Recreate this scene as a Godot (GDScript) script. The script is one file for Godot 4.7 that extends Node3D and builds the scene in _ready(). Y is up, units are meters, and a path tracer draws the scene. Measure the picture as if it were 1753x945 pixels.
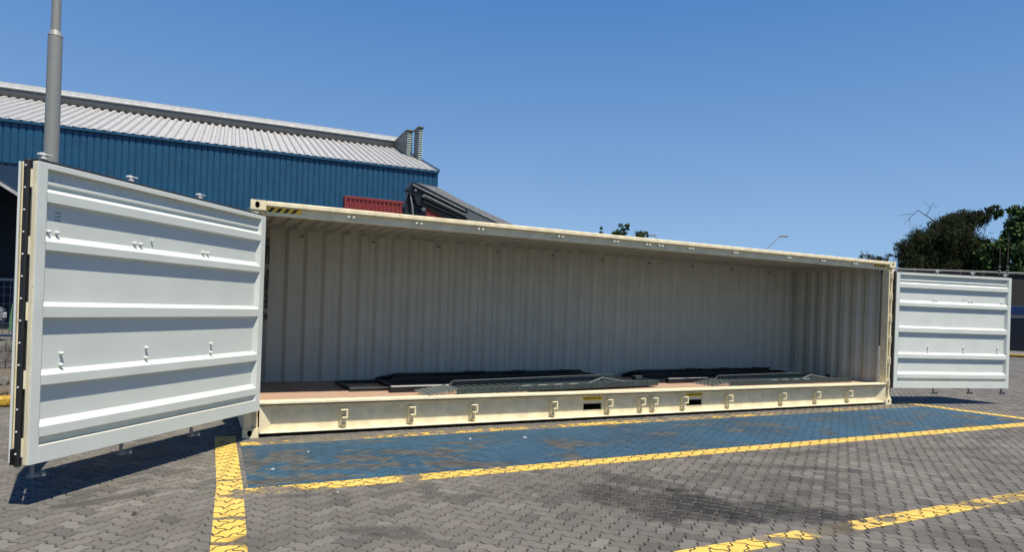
extends Node3D

const CAM := Vector3(-0.567, 1.672, 8.418)
const YAW := -0.455
const PITCH := 0.002
const ROLL := 0.034
const LENS := 1108.0        # focal length in pixels of a picture 945 pixels high
const RISE := 54.8          # how far the lens is shifted, in the same pixels
const SUN_TURN := 8.0      # degrees round from the container's front
const SUN_RUN := 0.44       # metres of shadow per metre of height

const LEN := 12.192
const TALL := 2.896
const WIDE := 2.438
const FLOOR := 0.407

var rng := RandomNumberGenerator.new()
var eye := Basis()
var M := {}
var grain := {}

# ---------------------------------------------------------------- helpers

func noise_image(kind: int, size: int, freq: float, octaves: int, sd: int) -> Image:
	var n := FastNoiseLite.new()
	n.noise_type = kind
	n.seed = sd
	n.frequency = freq
	n.fractal_octaves = octaves
	return n.get_seamless_image(size, size)

func grey_texture(img: Image, low: float, high: float) -> ImageTexture:
	var d := img.get_data()
	var s := img.get_width()
	var px := d.size() / (s * s)
	var o := PackedByteArray()
	o.resize(s * s * 3)
	for i in s * s:
		var v := int(255.0 * lerpf(low, high, d[i * px] / 255.0))
		o[i * 3] = v
		o[i * 3 + 1] = v
		o[i * 3 + 2] = v
	return ImageTexture.create_from_image(Image.create_from_data(s, s, false, Image.FORMAT_RGB8, o))

func mat(called: String, color: Color, rough := 0.6, tex := "", scale := 1.0, metal := 0.0, spec := 0.5) -> StandardMaterial3D:
	var m := StandardMaterial3D.new()
	m.resource_name = called
	m.albedo_color = color
	m.roughness = rough
	m.metallic = metal
	m.metallic_specular = spec
	if tex:
		m.albedo_texture = grain[tex]
		m.uv1_triplanar = true
		m.uv1_world_triplanar = true
		m.uv1_scale = Vector3.ONE * scale
	M[called] = m
	return m

func lin(r: float, g: float, b: float) -> Color:
	return Color(r, g, b).linear_to_srgb()

func mb() -> SurfaceTool:
	var st := SurfaceTool.new()
	st.begin(Mesh.PRIMITIVE_TRIANGLES)
	st.set_smooth_group(-1)
	return st

func tri(st: SurfaceTool, a: Vector3, b: Vector3, c: Vector3) -> void:
	st.add_vertex(a)
	st.add_vertex(b)
	st.add_vertex(c)

func quad(st: SurfaceTool, a: Vector3, b: Vector3, c: Vector3, d: Vector3) -> void:
	tri(st, a, b, c)
	tri(st, a, c, d)

func box(st: SurfaceTool, p: Vector3, q: Vector3, bev := 0.0, T := Transform3D()) -> void:
	var a := Vector3(minf(p.x, q.x), minf(p.y, q.y), minf(p.z, q.z))
	var b := Vector3(maxf(p.x, q.x), maxf(p.y, q.y), maxf(p.z, q.z))
	var c := (a + b) * 0.5
	var h := (b - a) * 0.5
	var e := minf(bev, minf(h.x, minf(h.y, h.z)) * 0.9)
	for ax in 3:
		for s in [-1.0, 1.0]:
			var u := (ax + 1) % 3
			var v := (ax + 2) % 3
			var pts := []
			for k in [[-1, -1], [-1, 1], [1, 1], [1, -1]]:
				var w := Vector3.ZERO
				w[ax] = s * h[ax]
				w[u] = k[0] * (h[u] - e)
				w[v] = k[1] * (h[v] - e)
				pts.append(T * (c + w))
			if s > 0:
				quad(st, pts[0], pts[1], pts[2], pts[3])
			else:
				quad(st, pts[3], pts[2], pts[1], pts[0])
	if e <= 0.0:
		return
	for ax in 3:
		var u := (ax + 1) % 3
		var v := (ax + 2) % 3
		for su in [-1.0, 1.0]:
			for sv in [-1.0, 1.0]:
				var pts := []
				for k in [[-1, 0], [1, 0], [1, 1], [-1, 1]]:
					var w := Vector3.ZERO
					w[ax] = k[0] * (h[ax] - e)
					w[u] = su * (h[u] - (e if k[1] == 0 else 0.0))
					w[v] = sv * (h[v] - (0.0 if k[1] == 0 else e))
					pts.append(T * (c + w))
				if su * sv > 0:
					quad(st, pts[3], pts[2], pts[1], pts[0])
				else:
					quad(st, pts[0], pts[1], pts[2], pts[3])
	for sx in [-1.0, 1.0]:
		for sy in [-1.0, 1.0]:
			for sz in [-1.0, 1.0]:
				var s := Vector3(sx, sy, sz)
				var p1 := T * (c + s * Vector3(h.x, h.y - e, h.z - e))
				var p2 := T * (c + s * Vector3(h.x - e, h.y, h.z - e))
				var p3 := T * (c + s * Vector3(h.x - e, h.y - e, h.z))
				if sx * sy * sz > 0:
					tri(st, p1, p3, p2)
				else:
					tri(st, p1, p2, p3)

# a polygon in the local x-y plane of T, pulled along its z axis
func extrude(st: SurfaceTool, poly: PackedVector2Array, depth: float, T := Transform3D(), caps := true) -> void:
	var pts := poly
	if not Geometry2D.is_polygon_clockwise(pts):
		pts = pts.duplicate()
		pts.reverse()
	var n := pts.size()
	for i in n:
		var p := pts[i]
		var q := pts[(i + 1) % n]
		quad(st, T * Vector3(p.x, p.y, depth), T * Vector3(p.x, p.y, 0), T * Vector3(q.x, q.y, 0), T * Vector3(q.x, q.y, depth))
	if caps:
		var ids := Geometry2D.triangulate_polygon(pts)
		for k in range(0, ids.size(), 3):
			var a := pts[ids[k]]
			var b := pts[ids[k + 1]]
			var c := pts[ids[k + 2]]
			if (b - a).cross(c - a) > 0:
				var t := b
				b = c
				c = t
			tri(st, T * Vector3(a.x, a.y, depth), T * Vector3(b.x, b.y, depth), T * Vector3(c.x, c.y, depth))
			tri(st, T * Vector3(c.x, c.y, 0), T * Vector3(b.x, b.y, 0), T * Vector3(a.x, a.y, 0))

func tube(st: SurfaceTool, p: Vector3, q: Vector3, r0: float, r1: float, n := 8, caps := true) -> void:
	var w := (q - p).normalized()
	var u := w.cross(Vector3.UP if absf(w.y) < 0.9 else Vector3.RIGHT).normalized()
	var v := w.cross(u)
	for i in n:
		var a := TAU * i / n
		var b := TAU * (i + 1) / n
		var da := u * cos(a) + v * sin(a)
		var db := u * cos(b) + v * sin(b)
		quad(st, p + da * r0, p + db * r0, q + db * r1, q + da * r1)
		if caps:
			if r0 > 0.0:
				tri(st, p, p + db * r0, p + da * r0)
			if r1 > 0.0:
				tri(st, q, q + da * r1, q + db * r1)

func build(called: String, st: SurfaceTool, m: Material, parent: Node = null, smooth := false) -> MeshInstance3D:
	st.generate_normals()
	var o := MeshInstance3D.new()
	o.name = called
	o.mesh = st.commit()
	o.material_override = m
	(parent if parent else self).add_child(o, true)
	return o

func place(called: String, mesh: Mesh, m: Material, parent: Node, T: Transform3D) -> MeshInstance3D:
	var o := MeshInstance3D.new()
	o.name = called
	o.mesh = mesh
	o.material_override = m
	o.transform = T
	parent.add_child(o, true)
	return o

var used := {}
func numbered(called: String) -> String:
	var k: int = used.get(called, 0)
	used[called] = k + 1
	return called if k == 0 else "%s_%03d" % [called, k]

func tag(o: Node, label: String, category: String, group := "") -> void:
	o.set_meta("label", label)
	o.set_meta("category", category)
	if group:
		o.set_meta("group", group)

func thing(called: String, label: String, category: String, at := Vector3.ZERO, turn := 0.0, group := "") -> Node3D:
	var o := Node3D.new()
	o.name = numbered(called)
	add_child(o)
	o.position = at
	o.rotation.y = turn
	tag(o, label, category, group)
	return o

func structure(called: String, st: SurfaceTool, m: Material) -> MeshInstance3D:
	var o := build(called, st, m)
	o.set_meta("kind", "structure")
	return o

func V(pts: Array) -> PackedVector2Array:
	var o := PackedVector2Array()
	for p in pts:
		o.append(Vector2(p[0], p[1]))
	return o

# a closed outline of sheet metal: the line and its copy moved by off
func sheet(line: PackedVector2Array, off: Vector2) -> PackedVector2Array:
	var o := line.duplicate()
	for i in range(line.size() - 1, -1, -1):
		o.append(line[i] + off)
	return o

# trapezoidal sheeting along x from 0 to span: y is 0 on the near flats and -deep on the far ones
func trapezoid(span: float, pitch: float, near: float, slope: float, deep: float) -> PackedVector2Array:
	var o := PackedVector2Array()
	var x := 0.0
	while x < span:
		for k in [[0.0, 0.0], [near, 0.0], [near + slope, -deep], [pitch - slope, -deep]]:
			if x + k[0] < span:
				o.append(Vector2(x + k[0], k[1]))
		x += pitch
	var y := o[o.size() - 1].y
	o.append(Vector2(span, y))
	return o

func pixel(p: Vector3) -> Vector3:   # where a point falls in a 1753 x 945 picture, and its depth
	var q := eye.inverse() * (p - CAM)
	if q.z > -0.1:
		return Vector3(-9999, -9999, -1)
	return Vector3(876.5 + LENS * q.x / -q.z, 472.5 + RISE - LENS * q.y / -q.z, -q.z)

# ---------------------------------------------------------------- ready

func _ready() -> void:
	rng.seed = 41
	# camera
	eye = Basis(Vector3.UP, YAW) * Basis(Vector3.RIGHT, PITCH) * Basis(Vector3.BACK, ROLL)
	var cam := Camera3D.new()
	cam.name = "camera"
	cam.near = 0.05
	cam.far = 4000.0
	cam.projection = Camera3D.PROJECTION_FRUSTUM
	cam.size = 945.0 / LENS * cam.near
	cam.frustum_offset = Vector2(0, RISE / LENS * cam.near)
	cam.transform = Transform3D(eye, CAM)
	add_child(cam)
	cam.current = true
	# sky
	var we := WorldEnvironment.new()
	we.name = "environment"
	var env := Environment.new()
	env.background_mode = Environment.BG_SKY
	var sm := ProceduralSkyMaterial.new()
	sm.sky_top_color = lin(0.0152, 0.109, 0.35)
	sm.sky_horizon_color = lin(0.277, 0.437, 0.615)
	sm.sky_curve = 0.2
	sm.sun_angle_max = 12.0
	sm.ground_bottom_color = Color(0.35, 0.35, 0.35)
	sm.ground_horizon_color = Color(0.62, 0.70, 0.78)
	var sky := Sky.new()
	sky.sky_material = sm
	env.sky = sky
	env.tonemap_mode = Environment.TONE_MAPPER_LINEAR
	env.tonemap_exposure = 1.4
	env.sdfgi_enabled = true
	env.ssao_enabled = true
	env.ssil_enabled = true
	we.environment = env
	add_child(we)
	# sun
	var sun := DirectionalLight3D.new()
	sun.name = "sun"
	sun.light_energy = 1.6
	sun.light_color = Color(1.0, 0.96, 0.89)
	sun.light_angular_distance = 0.5
	sun.shadow_enabled = true
	var t := deg_to_rad(SUN_TURN)
	var ray := Vector3(-SUN_RUN * sin(t), -1.0, -SUN_RUN * cos(t)).normalized()
	sun.look_at_from_position(Vector3.ZERO, ray, Vector3.FORWARD)
	add_child(sun)

	materials()
	ground()
	hall()
	far_right()
	far_left()
	container()
	ramps()
	crane()
	posts()
	trees()
	litter()

func materials() -> void:
	grain.fine = grey_texture(noise_image(FastNoiseLite.TYPE_SIMPLEX_SMOOTH, 512, 0.05, 4, 3), 0.8, 1.0)
	grain.soft = grey_texture(noise_image(FastNoiseLite.TYPE_SIMPLEX_SMOOTH, 512, 0.012, 5, 5), 0.86, 1.0)
	grain.faint = grey_texture(noise_image(FastNoiseLite.TYPE_SIMPLEX_SMOOTH, 512, 0.008, 4, 15), 0.945, 1.0)
	grain.strong = grey_texture(noise_image(FastNoiseLite.TYPE_SIMPLEX_SMOOTH, 512, 0.02, 5, 7), 0.5, 1.0)
	grain.speck = grey_texture(noise_image(FastNoiseLite.TYPE_SIMPLEX_SMOOTH, 512, 0.16, 3, 9), 0.55, 1.0)
	var wide := noise_image(FastNoiseLite.TYPE_SIMPLEX_SMOOTH, 512, 0.012, 5, 31).get_data()
	var tiny := noise_image(FastNoiseLite.TYPE_SIMPLEX_SMOOTH, 512, 0.11, 3, 32).get_data()
	var worn := PackedByteArray()
	worn.resize(512 * 512 * 3)
	for i in 512 * 512:
		var base := lerpf(0.88, 1.0, wide[i] / 255.0)
		var rust := clampf((tiny[i] / 255.0 + 0.35 * (wide[(i * 3) % 262144] / 255.0 - 0.5) - 0.84) * 9.0, 0.0, 0.7)
		worn[i * 3] = int(255.0 * base * lerpf(1.0, 0.62, rust))
		worn[i * 3 + 1] = int(255.0 * base * lerpf(1.0, 0.48, rust))
		worn[i * 3 + 2] = int(255.0 * base * lerpf(1.0, 0.40, rust))
	grain.rusty = ImageTexture.create_from_image(Image.create_from_data(512, 512, false, Image.FORMAT_RGB8, worn))
	mat("cream", lin(0.84, 0.75, 0.51), 0.5, "rusty", 0.7)
	mat("grey_paint", lin(0.60, 0.64, 0.60), 0.5, "faint", 0.5)
	mat("inner_grey", lin(0.48, 0.48, 0.41), 0.6, "faint", 0.4)
	mat("black_rubber", lin(0.012, 0.012, 0.013), 0.55)
	mat("black_steel", lin(0.014, 0.015, 0.017), 0.4, "strong", 1.0)
	mat("green_steel", lin(0.05, 0.078, 0.082), 0.35, "strong", 1.3)
	mat("pale_steel", lin(0.24, 0.27, 0.27), 0.4, "strong", 2.0)  # pale grey for the sunlit edge strips and the brackets
	mat("worn_green", lin(0.15, 0.19, 0.19), 0.4, "strong", 2.0)
	mat("bright_steel", lin(0.72, 0.73, 0.72), 0.4, "fine", 2.0)
	mat("galvanised", lin(0.29, 0.30, 0.285), 0.55, "fine", 1.2, 0.1)
	mat("ring_grey", lin(0.12, 0.12, 0.11), 0.6)
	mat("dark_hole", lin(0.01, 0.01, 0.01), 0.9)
	mat("sticker_yellow", lin(0.86, 0.58, 0.03), 0.5)
	mat("print_black", lin(0.012, 0.012, 0.012), 0.6)
	mat("plywood", lin(0.46, 0.31, 0.225), 0.65, "fine", 0.8)
	mat("hall_blue", lin(0.005, 0.072, 0.155), 0.45, "soft", 0.2)
	mat("hall_dark_blue", lin(0.006, 0.03, 0.075), 0.5, "soft", 0.2)
	mat("roof_sheet", lin(0.42, 0.42, 0.41), 0.5, "soft", 0.35)
	mat("roof_white", lin(0.56, 0.57, 0.57), 0.45, "soft", 0.4)
	mat("vent_grey", lin(0.16, 0.165, 0.16), 0.5, "soft", 0.4)
	mat("louvre", lin(0.5, 0.63, 0.60), 0.5)
	mat("red_paint", lin(0.23, 0.028, 0.027), 0.5, "soft", 0.8)
	mat("crane_grey", lin(0.26, 0.265, 0.27), 0.4, "soft", 1.4)
	mat("crane_dark", lin(0.11, 0.125, 0.14), 0.4, "soft", 1.4)
	mat("crane_black", lin(0.012, 0.013, 0.016), 0.35)
	mat("kerb_yellow", lin(0.70, 0.42, 0.03), 0.7, "strong", 1.0)
	mat("concrete", lin(0.24, 0.23, 0.21), 0.85, "strong", 0.5)
	mat("dirt", lin(0.20, 0.16, 0.11), 0.95, "strong", 1.5)
	mat("fence_blue", lin(0.01, 0.03, 0.07), 0.5)
	mat("fence_grey", lin(0.20, 0.20, 0.19), 0.6)
	mat("booth_white", lin(0.45, 0.47, 0.50), 0.6, "soft", 0.4)
	mat("booth_blue", lin(0.01, 0.035, 0.13), 0.5)
	mat("bark", lin(0.09, 0.065, 0.05), 0.9, "strong", 1.0)
	mat("car_grey", lin(0.16, 0.17, 0.18), 0.3, "soft", 1.0, 0.3)
	mat("car_dark", lin(0.02, 0.022, 0.025), 0.3)
	mat("green_tarp", lin(0.10, 0.24, 0.10), 0.6, "soft", 0.8)
	var glass := mat("car_glass", lin(0.02, 0.025, 0.03), 0.08)
	glass.metallic_specular = 0.6

# ---------------------------------------------------------------- the ground

const CELL := 0.112
const AXIS := 0.927          # the pavers' long axis, from x towards z
const MAP := 16.0            # metres that the stain and paint maps cover, from (-3, -8)
const MAPPX := 1024

func blob(buf: PackedFloat32Array, nz: PackedByteArray, n3: PackedByteArray, at: Vector2, r: Vector2, turn: float, amount: float, rough := 0.9) -> void:
	var k := MAPPX / MAP
	var R := maxf(r.x, r.y) * 1.5
	var c := cos(turn)
	var s := sin(turn)
	for iy in range(maxi(0, int((at.y + 8.0 - R) * k)), mini(MAPPX, int((at.y + 8.0 + R) * k) + 1)):
		for ix in range(maxi(0, int((at.x + 3.0 - R) * k)), mini(MAPPX, int((at.x + 3.0 + R) * k) + 1)):
			var dx := ix / k - 3.0 - at.x
			var dy := iy / k - 8.0 - at.y
			var u := (dx * c + dy * s) / r.x
			var v := (-dx * s + dy * c) / r.y
			var d := sqrt(u * u + v * v)
			var f := clampf((1.0 - d + rough * (nz[iy * MAPPX + ix] / 255.0 - 0.5) * 1.5 + rough * (n3[iy * MAPPX + ix] / 255.0 - 0.5)) * 1.9, 0.0, 1.0)
			if f > 0.0:
				buf[iy * MAPPX + ix] *= 1.0 - amount * f

func mapped(m: StandardMaterial3D, second := false) -> void:
	var sc := Vector3.ONE / MAP
	var off := Vector3(3.0 / MAP, 0.0, 8.0 / MAP)
	if second:
		m.uv2_triplanar = true
		m.uv2_world_triplanar = true
		m.uv2_scale = sc
		m.uv2_offset = off
	else:
		m.uv1_triplanar = true
		m.uv1_world_triplanar = true
		m.uv1_scale = sc
		m.uv1_offset = off

func to_plane(u: float, v: float) -> Vector2:
	var c := cos(AXIS)
	var s := sin(AXIS)
	return Vector2(u * c - v * s, u * s + v * c)

# the outline of a zigzag paver that lies along the first axis, in the paver's own axes with its centre at 0
func paver_outline() -> PackedVector2Array:
	var a := 0.125 * CELL
	var o := PackedVector2Array()
	for i in 2:
		for k in [[0.0, 0.0], [0.25, a], [0.75, -a]]:
			o.append(Vector2((i + k[0]) * CELL, k[1]))
	for k in [[0.0, 0.0], [0.25, -a], [0.75, a]]:
		o.append(Vector2(2 * CELL + k[1], k[0] * CELL))
	for i in [1, 0]:
		for k in [[1.0, 0.0], [0.75, -a], [0.25, a]]:
			o.append(Vector2((i + k[0]) * CELL, CELL + k[1]))
	for k in [[1.0, 0.0], [0.75, a], [0.25, -a]]:
		o.append(Vector2(k[1], k[0] * CELL))
	for i in o.size():
		o[i] -= Vector2(CELL, CELL * 0.5)
	return o

func inset(p: PackedVector2Array, by: float) -> PackedVector2Array:
	var o := PackedVector2Array()
	var n := p.size()
	for i in n:
		var a := (p[i] - p[(i + n - 1) % n]).normalized()
		var b := (p[(i + 1) % n] - p[i]).normalized()
		var na := Vector2(-a.y, a.x)
		var nb := Vector2(-b.y, b.x)
		var m := (na + nb).normalized()
		o.append(p[i] + m * by / maxf(0.5, m.dot(na)))
	return o

func ground() -> void:
	var nz := noise_image(FastNoiseLite.TYPE_SIMPLEX_SMOOTH, MAPPX, 0.018, 6, 21).get_data()
	var n2 := noise_image(FastNoiseLite.TYPE_SIMPLEX_SMOOTH, MAPPX, 0.006, 4, 22).get_data()
	var n3 := noise_image(FastNoiseLite.TYPE_SIMPLEX_SMOOTH, MAPPX, 0.07, 4, 23).get_data()
	# dirt and tyre stains
	var stain := PackedFloat32Array()
	stain.resize(MAPPX * MAPPX)
	for i in MAPPX * MAPPX:
		stain[i] = clampf(0.86 + 0.22 * (n2[i] / 255.0 - 0.5) + 0.30 * (nz[i] / 255.0 - 0.5) + 0.12 * (n3[i] / 255.0 - 0.5), 0.3, 1.0)
	for b in [
		[3.1, 3.75, 1.05, 0.5, 0.85, 0.66], [3.9, 4.35, 1.0, 0.42, 0.9, 0.7], [3.4, 3.25, 0.6, 0.3, 0.9, 0.5], [4.3, 4.5, 0.6, 0.3, 0.7, 0.4], [3.2, 4.2, 0.5, 0.2, 0.5, 0.4], [5.0, 3.6, 0.8, 0.25, 0.9, 0.4], [2.6, 3.45, 0.4, 0.2, 0.7, 0.35],
		[4.6, 3.9, 1.1, 0.5, 0.9, 0.38], [5.35, 3.2, 0.7, 0.16, 0.5, 0.4], [6.4, 2.75, 0.9, 0.14, 0.1, 0.45], [7.2, 2.62, 0.5, 0.1, 0.0, 0.4], [5.9, 3.5, 0.5, 0.12, 0.6, 0.35],
		[0.24, 2.6, 0.3, 0.07, 0.2, 0.45], [1.1, 2.75, 0.5, 0.08, -0.2, 0.3], [-1.15, 2.18, 0.55, 0.09, -0.35, 0.5], [-0.6, 2.05, 0.35, 0.06, 0.3, 0.35],
		[0.75, 3.75, 0.5, 0.14, 0.5, 0.5], [1.6, 3.1, 0.4, 0.1, 0.3, 0.25], [4.9, 5.6, 0.8, 0.3, 0.9, 0.3], [6.5, 5.4, 1.0, 0.35, 0.6, 0.25], [8.6, 3.2, 0.9, 0.16, 0.2, 0.3],
		[10.2, 2.9, 0.7, 0.14, 0.0, 0.3], [9.0, 4.3, 0.9, 0.2, 0.5, 0.25], [6.3, 0.9, 0.7, 0.12, 0.0, 0.45], [7.6, 1.2, 0.8, 0.14, 0.2, 0.4], [1.3, 1.45, 1.0, 0.2, 0.25, 0.3],
	]:
		blob(stain, nz, n3, Vector2(b[0], b[1]), Vector2(b[2], b[3]), b[4], b[5])
	var sb := PackedByteArray()
	sb.resize(MAPPX * MAPPX * 3)
	for i in MAPPX * MAPPX:
		var v := clampf(stain[i], 0.0, 1.0)
		var w := (n2[(i * 7) % (MAPPX * MAPPX)] / 255.0)
		sb[i * 3] = int(255.0 * pow(v, 0.4545))
		sb[i * 3 + 1] = int(255.0 * pow(v * 0.985, 0.4545))
		sb[i * 3 + 2] = int(255.0 * pow(v * lerpf(0.93, 0.97, w), 0.4545))
	grain.stain = ImageTexture.create_from_image(Image.create_from_data(MAPPX, MAPPX, false, Image.FORMAT_RGB8, sb))
	# how well the paint has lasted
	var blue := PackedFloat32Array()
	var yellow := PackedFloat32Array()
	blue.resize(MAPPX * MAPPX)
	yellow.resize(MAPPX * MAPPX)
	for i in MAPPX * MAPPX:
		var a := nz[i] / 255.0
		var b := n3[i] / 255.0
		blue[i] = clampf(0.55 + 1.5 * (a - 0.32) + 0.5 * (b - 0.4), 0.12, 0.97)
		yellow[i] = clampf(0.62 + 1.6 * (a - 0.36) + 0.9 * (b - 0.42), 0.05, 1.0)
	for b in [
		[1.15, 1.42, 0.34, 0.16, 0.5, 0.95], [0.62, 1.62, 0.5, 0.12, 0.1, 0.9], [1.6, 1.25, 0.45, 0.12, 0.5, 0.9], [1.0, 1.75, 0.6, 0.1, 0.2, 0.8], [1.9, 1.5, 0.4, 0.12, 0.6, 0.75],
		[2.0, 1.95, 0.35, 0.16, 0.3, 0.9], [0.2, 2.05, 0.7, 0.14, 0.05, 0.85], [2.5, 1.0, 0.5, 0.08, 0.2, 0.7], [2.4, 2.1, 0.3, 0.1, 0.1, 0.7], [1.4, 0.6, 0.5, 0.06, 0.1, 0.6],
		[3.9, 1.5, 0.6, 0.08, 0.2, 0.5], [6.3, 0.75, 0.5, 0.1, 0.1, 0.6], [7.4, 1.0, 0.6, 0.1, 0.1, 0.55], [5.4, 1.2, 0.5, 0.07, 0.1, 0.45], [9.0, 0.9, 0.5, 0.1, 0.1, 0.4], [0.0, 1.2, 0.12, 0.9, 0.0, 0.4],
	]:
		blob(blue, nz, n3, Vector2(b[0], b[1]), Vector2(b[2], b[3]), b[4], b[5])
	for b in [
		[0.0, 2.4, 0.55, 0.16, 0.0, 0.7], [1.35, 2.35, 0.25, 0.2, 0.3, 0.75], [2.35, 2.3, 0.2, 0.1, 0.0, 0.5], [-0.25, 3.05, 0.35, 0.05, 0.25, 0.8], [-0.3, 3.6, 0.3, 0.05, 0.3, 0.8],
		[1.0, 0.25, 1.6, 0.3, 0.0, 0.75], [3.6, 0.22, 1.9, 0.3, 0.0, 0.55], [6.6, 0.2, 1.6, 0.3, 0.0, 0.65], [9.3, 0.18, 2.0, 0.3, 0.0, 0.85], [11.6, 0.18, 1.2, 0.3, 0.0, 0.9],
		[4.0, 4.9, 0.42, 0.4, 0.0, 1.0], [3.55, 5.0, 0.3, 0.1, 0.5, 0.8], [4.7, 4.9, 0.3, 0.1, 0.2, 0.6], [6.6, 4.9, 1.4, 0.3, 0.0, 0.45], [5.9, 4.85, 0.5, 0.1, 0.2, 0.4], [-0.2, 1.9, 0.3, 0.05, 0.1, 0.6],
	]:
		blob(yellow, nz, n3, Vector2(b[0], b[1]), Vector2(b[2], b[3]), b[4], b[5])
	for which in ["blue", "yellow"]:
		var cov := blue if which == "blue" else yellow
		var pb := PackedByteArray()
		pb.resize(MAPPX * MAPPX * 4)
		for i in MAPPX * MAPPX:
			var g := n2[i] / 255.0
			var h := n3[i] / 255.0
			if which == "blue":
				var k := 0.80 + 0.30 * g + 0.16 * (h - 0.5)
				var worn := clampf(((1.0 - cov[i]) * 1.25 + 0.8 * (h - 0.5) - 0.42) * 3.2 + 0.35, 0.12, 0.82)
				var own := Color(32.0 * k + 8.0 * (1.0 - g), 74.0 * k, 100.0 * k).lerp(Color(84, 79, 73) * (0.75 + 0.5 * h), worn)
				pb[i * 4] = int(clampf(own.r, 0, 255))
				pb[i * 4 + 1] = int(clampf(own.g, 0, 255))
				pb[i * 4 + 2] = int(clampf(own.b, 0, 255))
			else:
				var k := 0.9 + 0.14 * (h - 0.5)
				pb[i * 4] = int(clampf(226.0 * k, 0, 255))
				pb[i * 4 + 1] = int(clampf(190.0 * k, 0, 255))
				pb[i * 4 + 2] = int(clampf(80.0 * k + 22.0 * g, 0, 255))
			pb[i * 4 + 3] = int(255.0 * (clampf((cov[i] * 1.35 - 0.95 * h) * 4.0, 0.06, 1.0) if which == "yellow" else (0.80 + 0.2 * cov[i])))
		var m := StandardMaterial3D.new()
		m.resource_name = which + "_paint"
		m.albedo_texture = ImageTexture.create_from_image(Image.create_from_data(MAPPX, MAPPX, false, Image.FORMAT_RGBA8, pb))
		m.transparency = BaseMaterial3D.TRANSPARENCY_ALPHA
		m.roughness = 0.75
		mapped(m)
		M[which + "_paint"] = m
	# the sheet that reaches the horizon, and the bedding that shows in the joints
	var far := StandardMaterial3D.new()
	far.albedo_color = lin(0.205, 0.198, 0.183)
	far.roughness = 0.9
	far.albedo_texture = grain.strong
	far.uv1_triplanar = true
	far.uv1_world_triplanar = true
	far.uv1_scale = Vector3.ONE * 0.35
	far.detail_enabled = true
	far.detail_albedo = grain.stain
	far.detail_blend_mode = BaseMaterial3D.BLEND_MODE_MUL
	far.detail_uv_layer = BaseMaterial3D.DETAIL_UV_2
	mapped(far, true)
	var st := mb()
	quad(st, Vector3(-1500, -0.03, -1500), Vector3(1500, -0.03, -1500), Vector3(1500, -0.03, 1500), Vector3(-1500, -0.03, 1500))
	structure("ground", st, far)
	var bed := mat("joint_sand", lin(0.035, 0.031, 0.027), 0.95, "strong", 3.0)
	st = mb()
	quad(st, Vector3(-9, -0.017, -9), Vector3(27, -0.017, -9), Vector3(27, -0.017, 7), Vector3(-9, -0.017, 7))
	var paving := structure("paving", st, bed)
	# pavers
	var outline := paver_outline()
	var low := inset(outline, 0.0022)
	var top := inset(outline, 0.0088)
	var ids := Geometry2D.triangulate_polygon(top)
	st = mb()
	var n := top.size()
	for k in range(0, ids.size(), 3):
		var a := top[ids[k]]
		var b := top[ids[k + 1]]
		var c := top[ids[k + 2]]
		if (b - a).cross(c - a) < 0:
			var q := b
			b = c
			c = q
		tri(st, Vector3(a.x, 0, a.y), Vector3(b.x, 0, b.y), Vector3(c.x, 0, c.y))
	for i in n:
		var j := (i + 1) % n
		quad(st, Vector3(top[i].x, 0, top[i].y), Vector3(low[i].x, -0.015, low[i].y), Vector3(low[j].x, -0.015, low[j].y), Vector3(top[j].x, 0, top[j].y))
	st.generate_normals()
	var mesh := st.commit()
	var tones := []
	for k in 10:
		var m := StandardMaterial3D.new()
		m.resource_name = "paver"
		var v := 0.228 + 0.007 * (k - 4.5) - (0.035 if k == 0 else 0.0) + (0.02 if k == 9 else 0.0)
		m.albedo_color = lin(v * (1.0 + 0.02 * (k % 3)), v * 0.965, v * (0.90 - 0.015 * (k % 4)))
		tones.append(m)
	var many := StandardMaterial3D.new()
	many.resource_name = "paver"
	many.vertex_color_use_as_albedo = true
	tones.append(many)
	for m in tones:
		m.roughness = 0.85
		m.albedo_texture = grain.speck
		m.uv1_triplanar = true
		m.uv1_world_triplanar = true
		m.uv1_scale = Vector3.ONE * 2.3
		m.heightmap_enabled = true
		m.heightmap_texture = grain.speck
		m.heightmap_scale = 0.25
		m.detail_enabled = true
		m.detail_albedo = grain.stain
		m.detail_blend_mode = BaseMaterial3D.BLEND_MODE_MUL
		m.detail_uv_layer = BaseMaterial3D.DETAIL_UV_2
		mapped(m, true)
	tones.pop_back()
	var spots := []
	var R := 260
	for i in range(-R, R):
		for j in range(-R, R):
			var k := posmod(i - j, 4)
			if k != 0 and k != 3:
				continue
			var c := to_plane((i + 1) * CELL, (j + 0.5) * CELL) if k == 0 else to_plane((i + 0.5) * CELL, (j + 1) * CELL)
			if c.x < -8.6 or c.x > 26.6 or c.y < -8.6 or c.y > 6.6 or (c.x > 0.4 and c.x < 11.8 and c.y < -0.6 and c.y > -8):
				continue
			var s := pixel(Vector3(c.x, 0, c.y))
			if s.z < 0 or s.x < -60 or s.x > 1813 or s.y > 1010:
				continue
			var yaw := -AXIS - (PI / 2 if k == 3 else 0.0)
			var T := Transform3D(Basis(Vector3.UP, yaw) , Vector3(c.x, rng.randf_range(-0.0016, 0.0), c.y))
			T.basis = T.basis * Basis(Vector3(1, 0, 0), rng.randf_range(-0.007, 0.007)) * Basis(Vector3(0, 0, 1), rng.randf_range(-0.004, 0.004))
			spots.append([s.z if s.y < 945 and s.x > 0 and s.x < 1753 else s.z + 100.0, T])
	spots.sort_custom(func(a, b): return a[0] < b[0])
	var count := mini(300, spots.size())
	for k in count:
		place("paver", mesh, tones[rng.randi() % 10], paving, spots[k][1])
	var mm := MultiMesh.new()
	mm.transform_format = MultiMesh.TRANSFORM_3D
	mm.use_colors = true
	mm.mesh = mesh
	mm.instance_count = spots.size() - count
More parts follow.
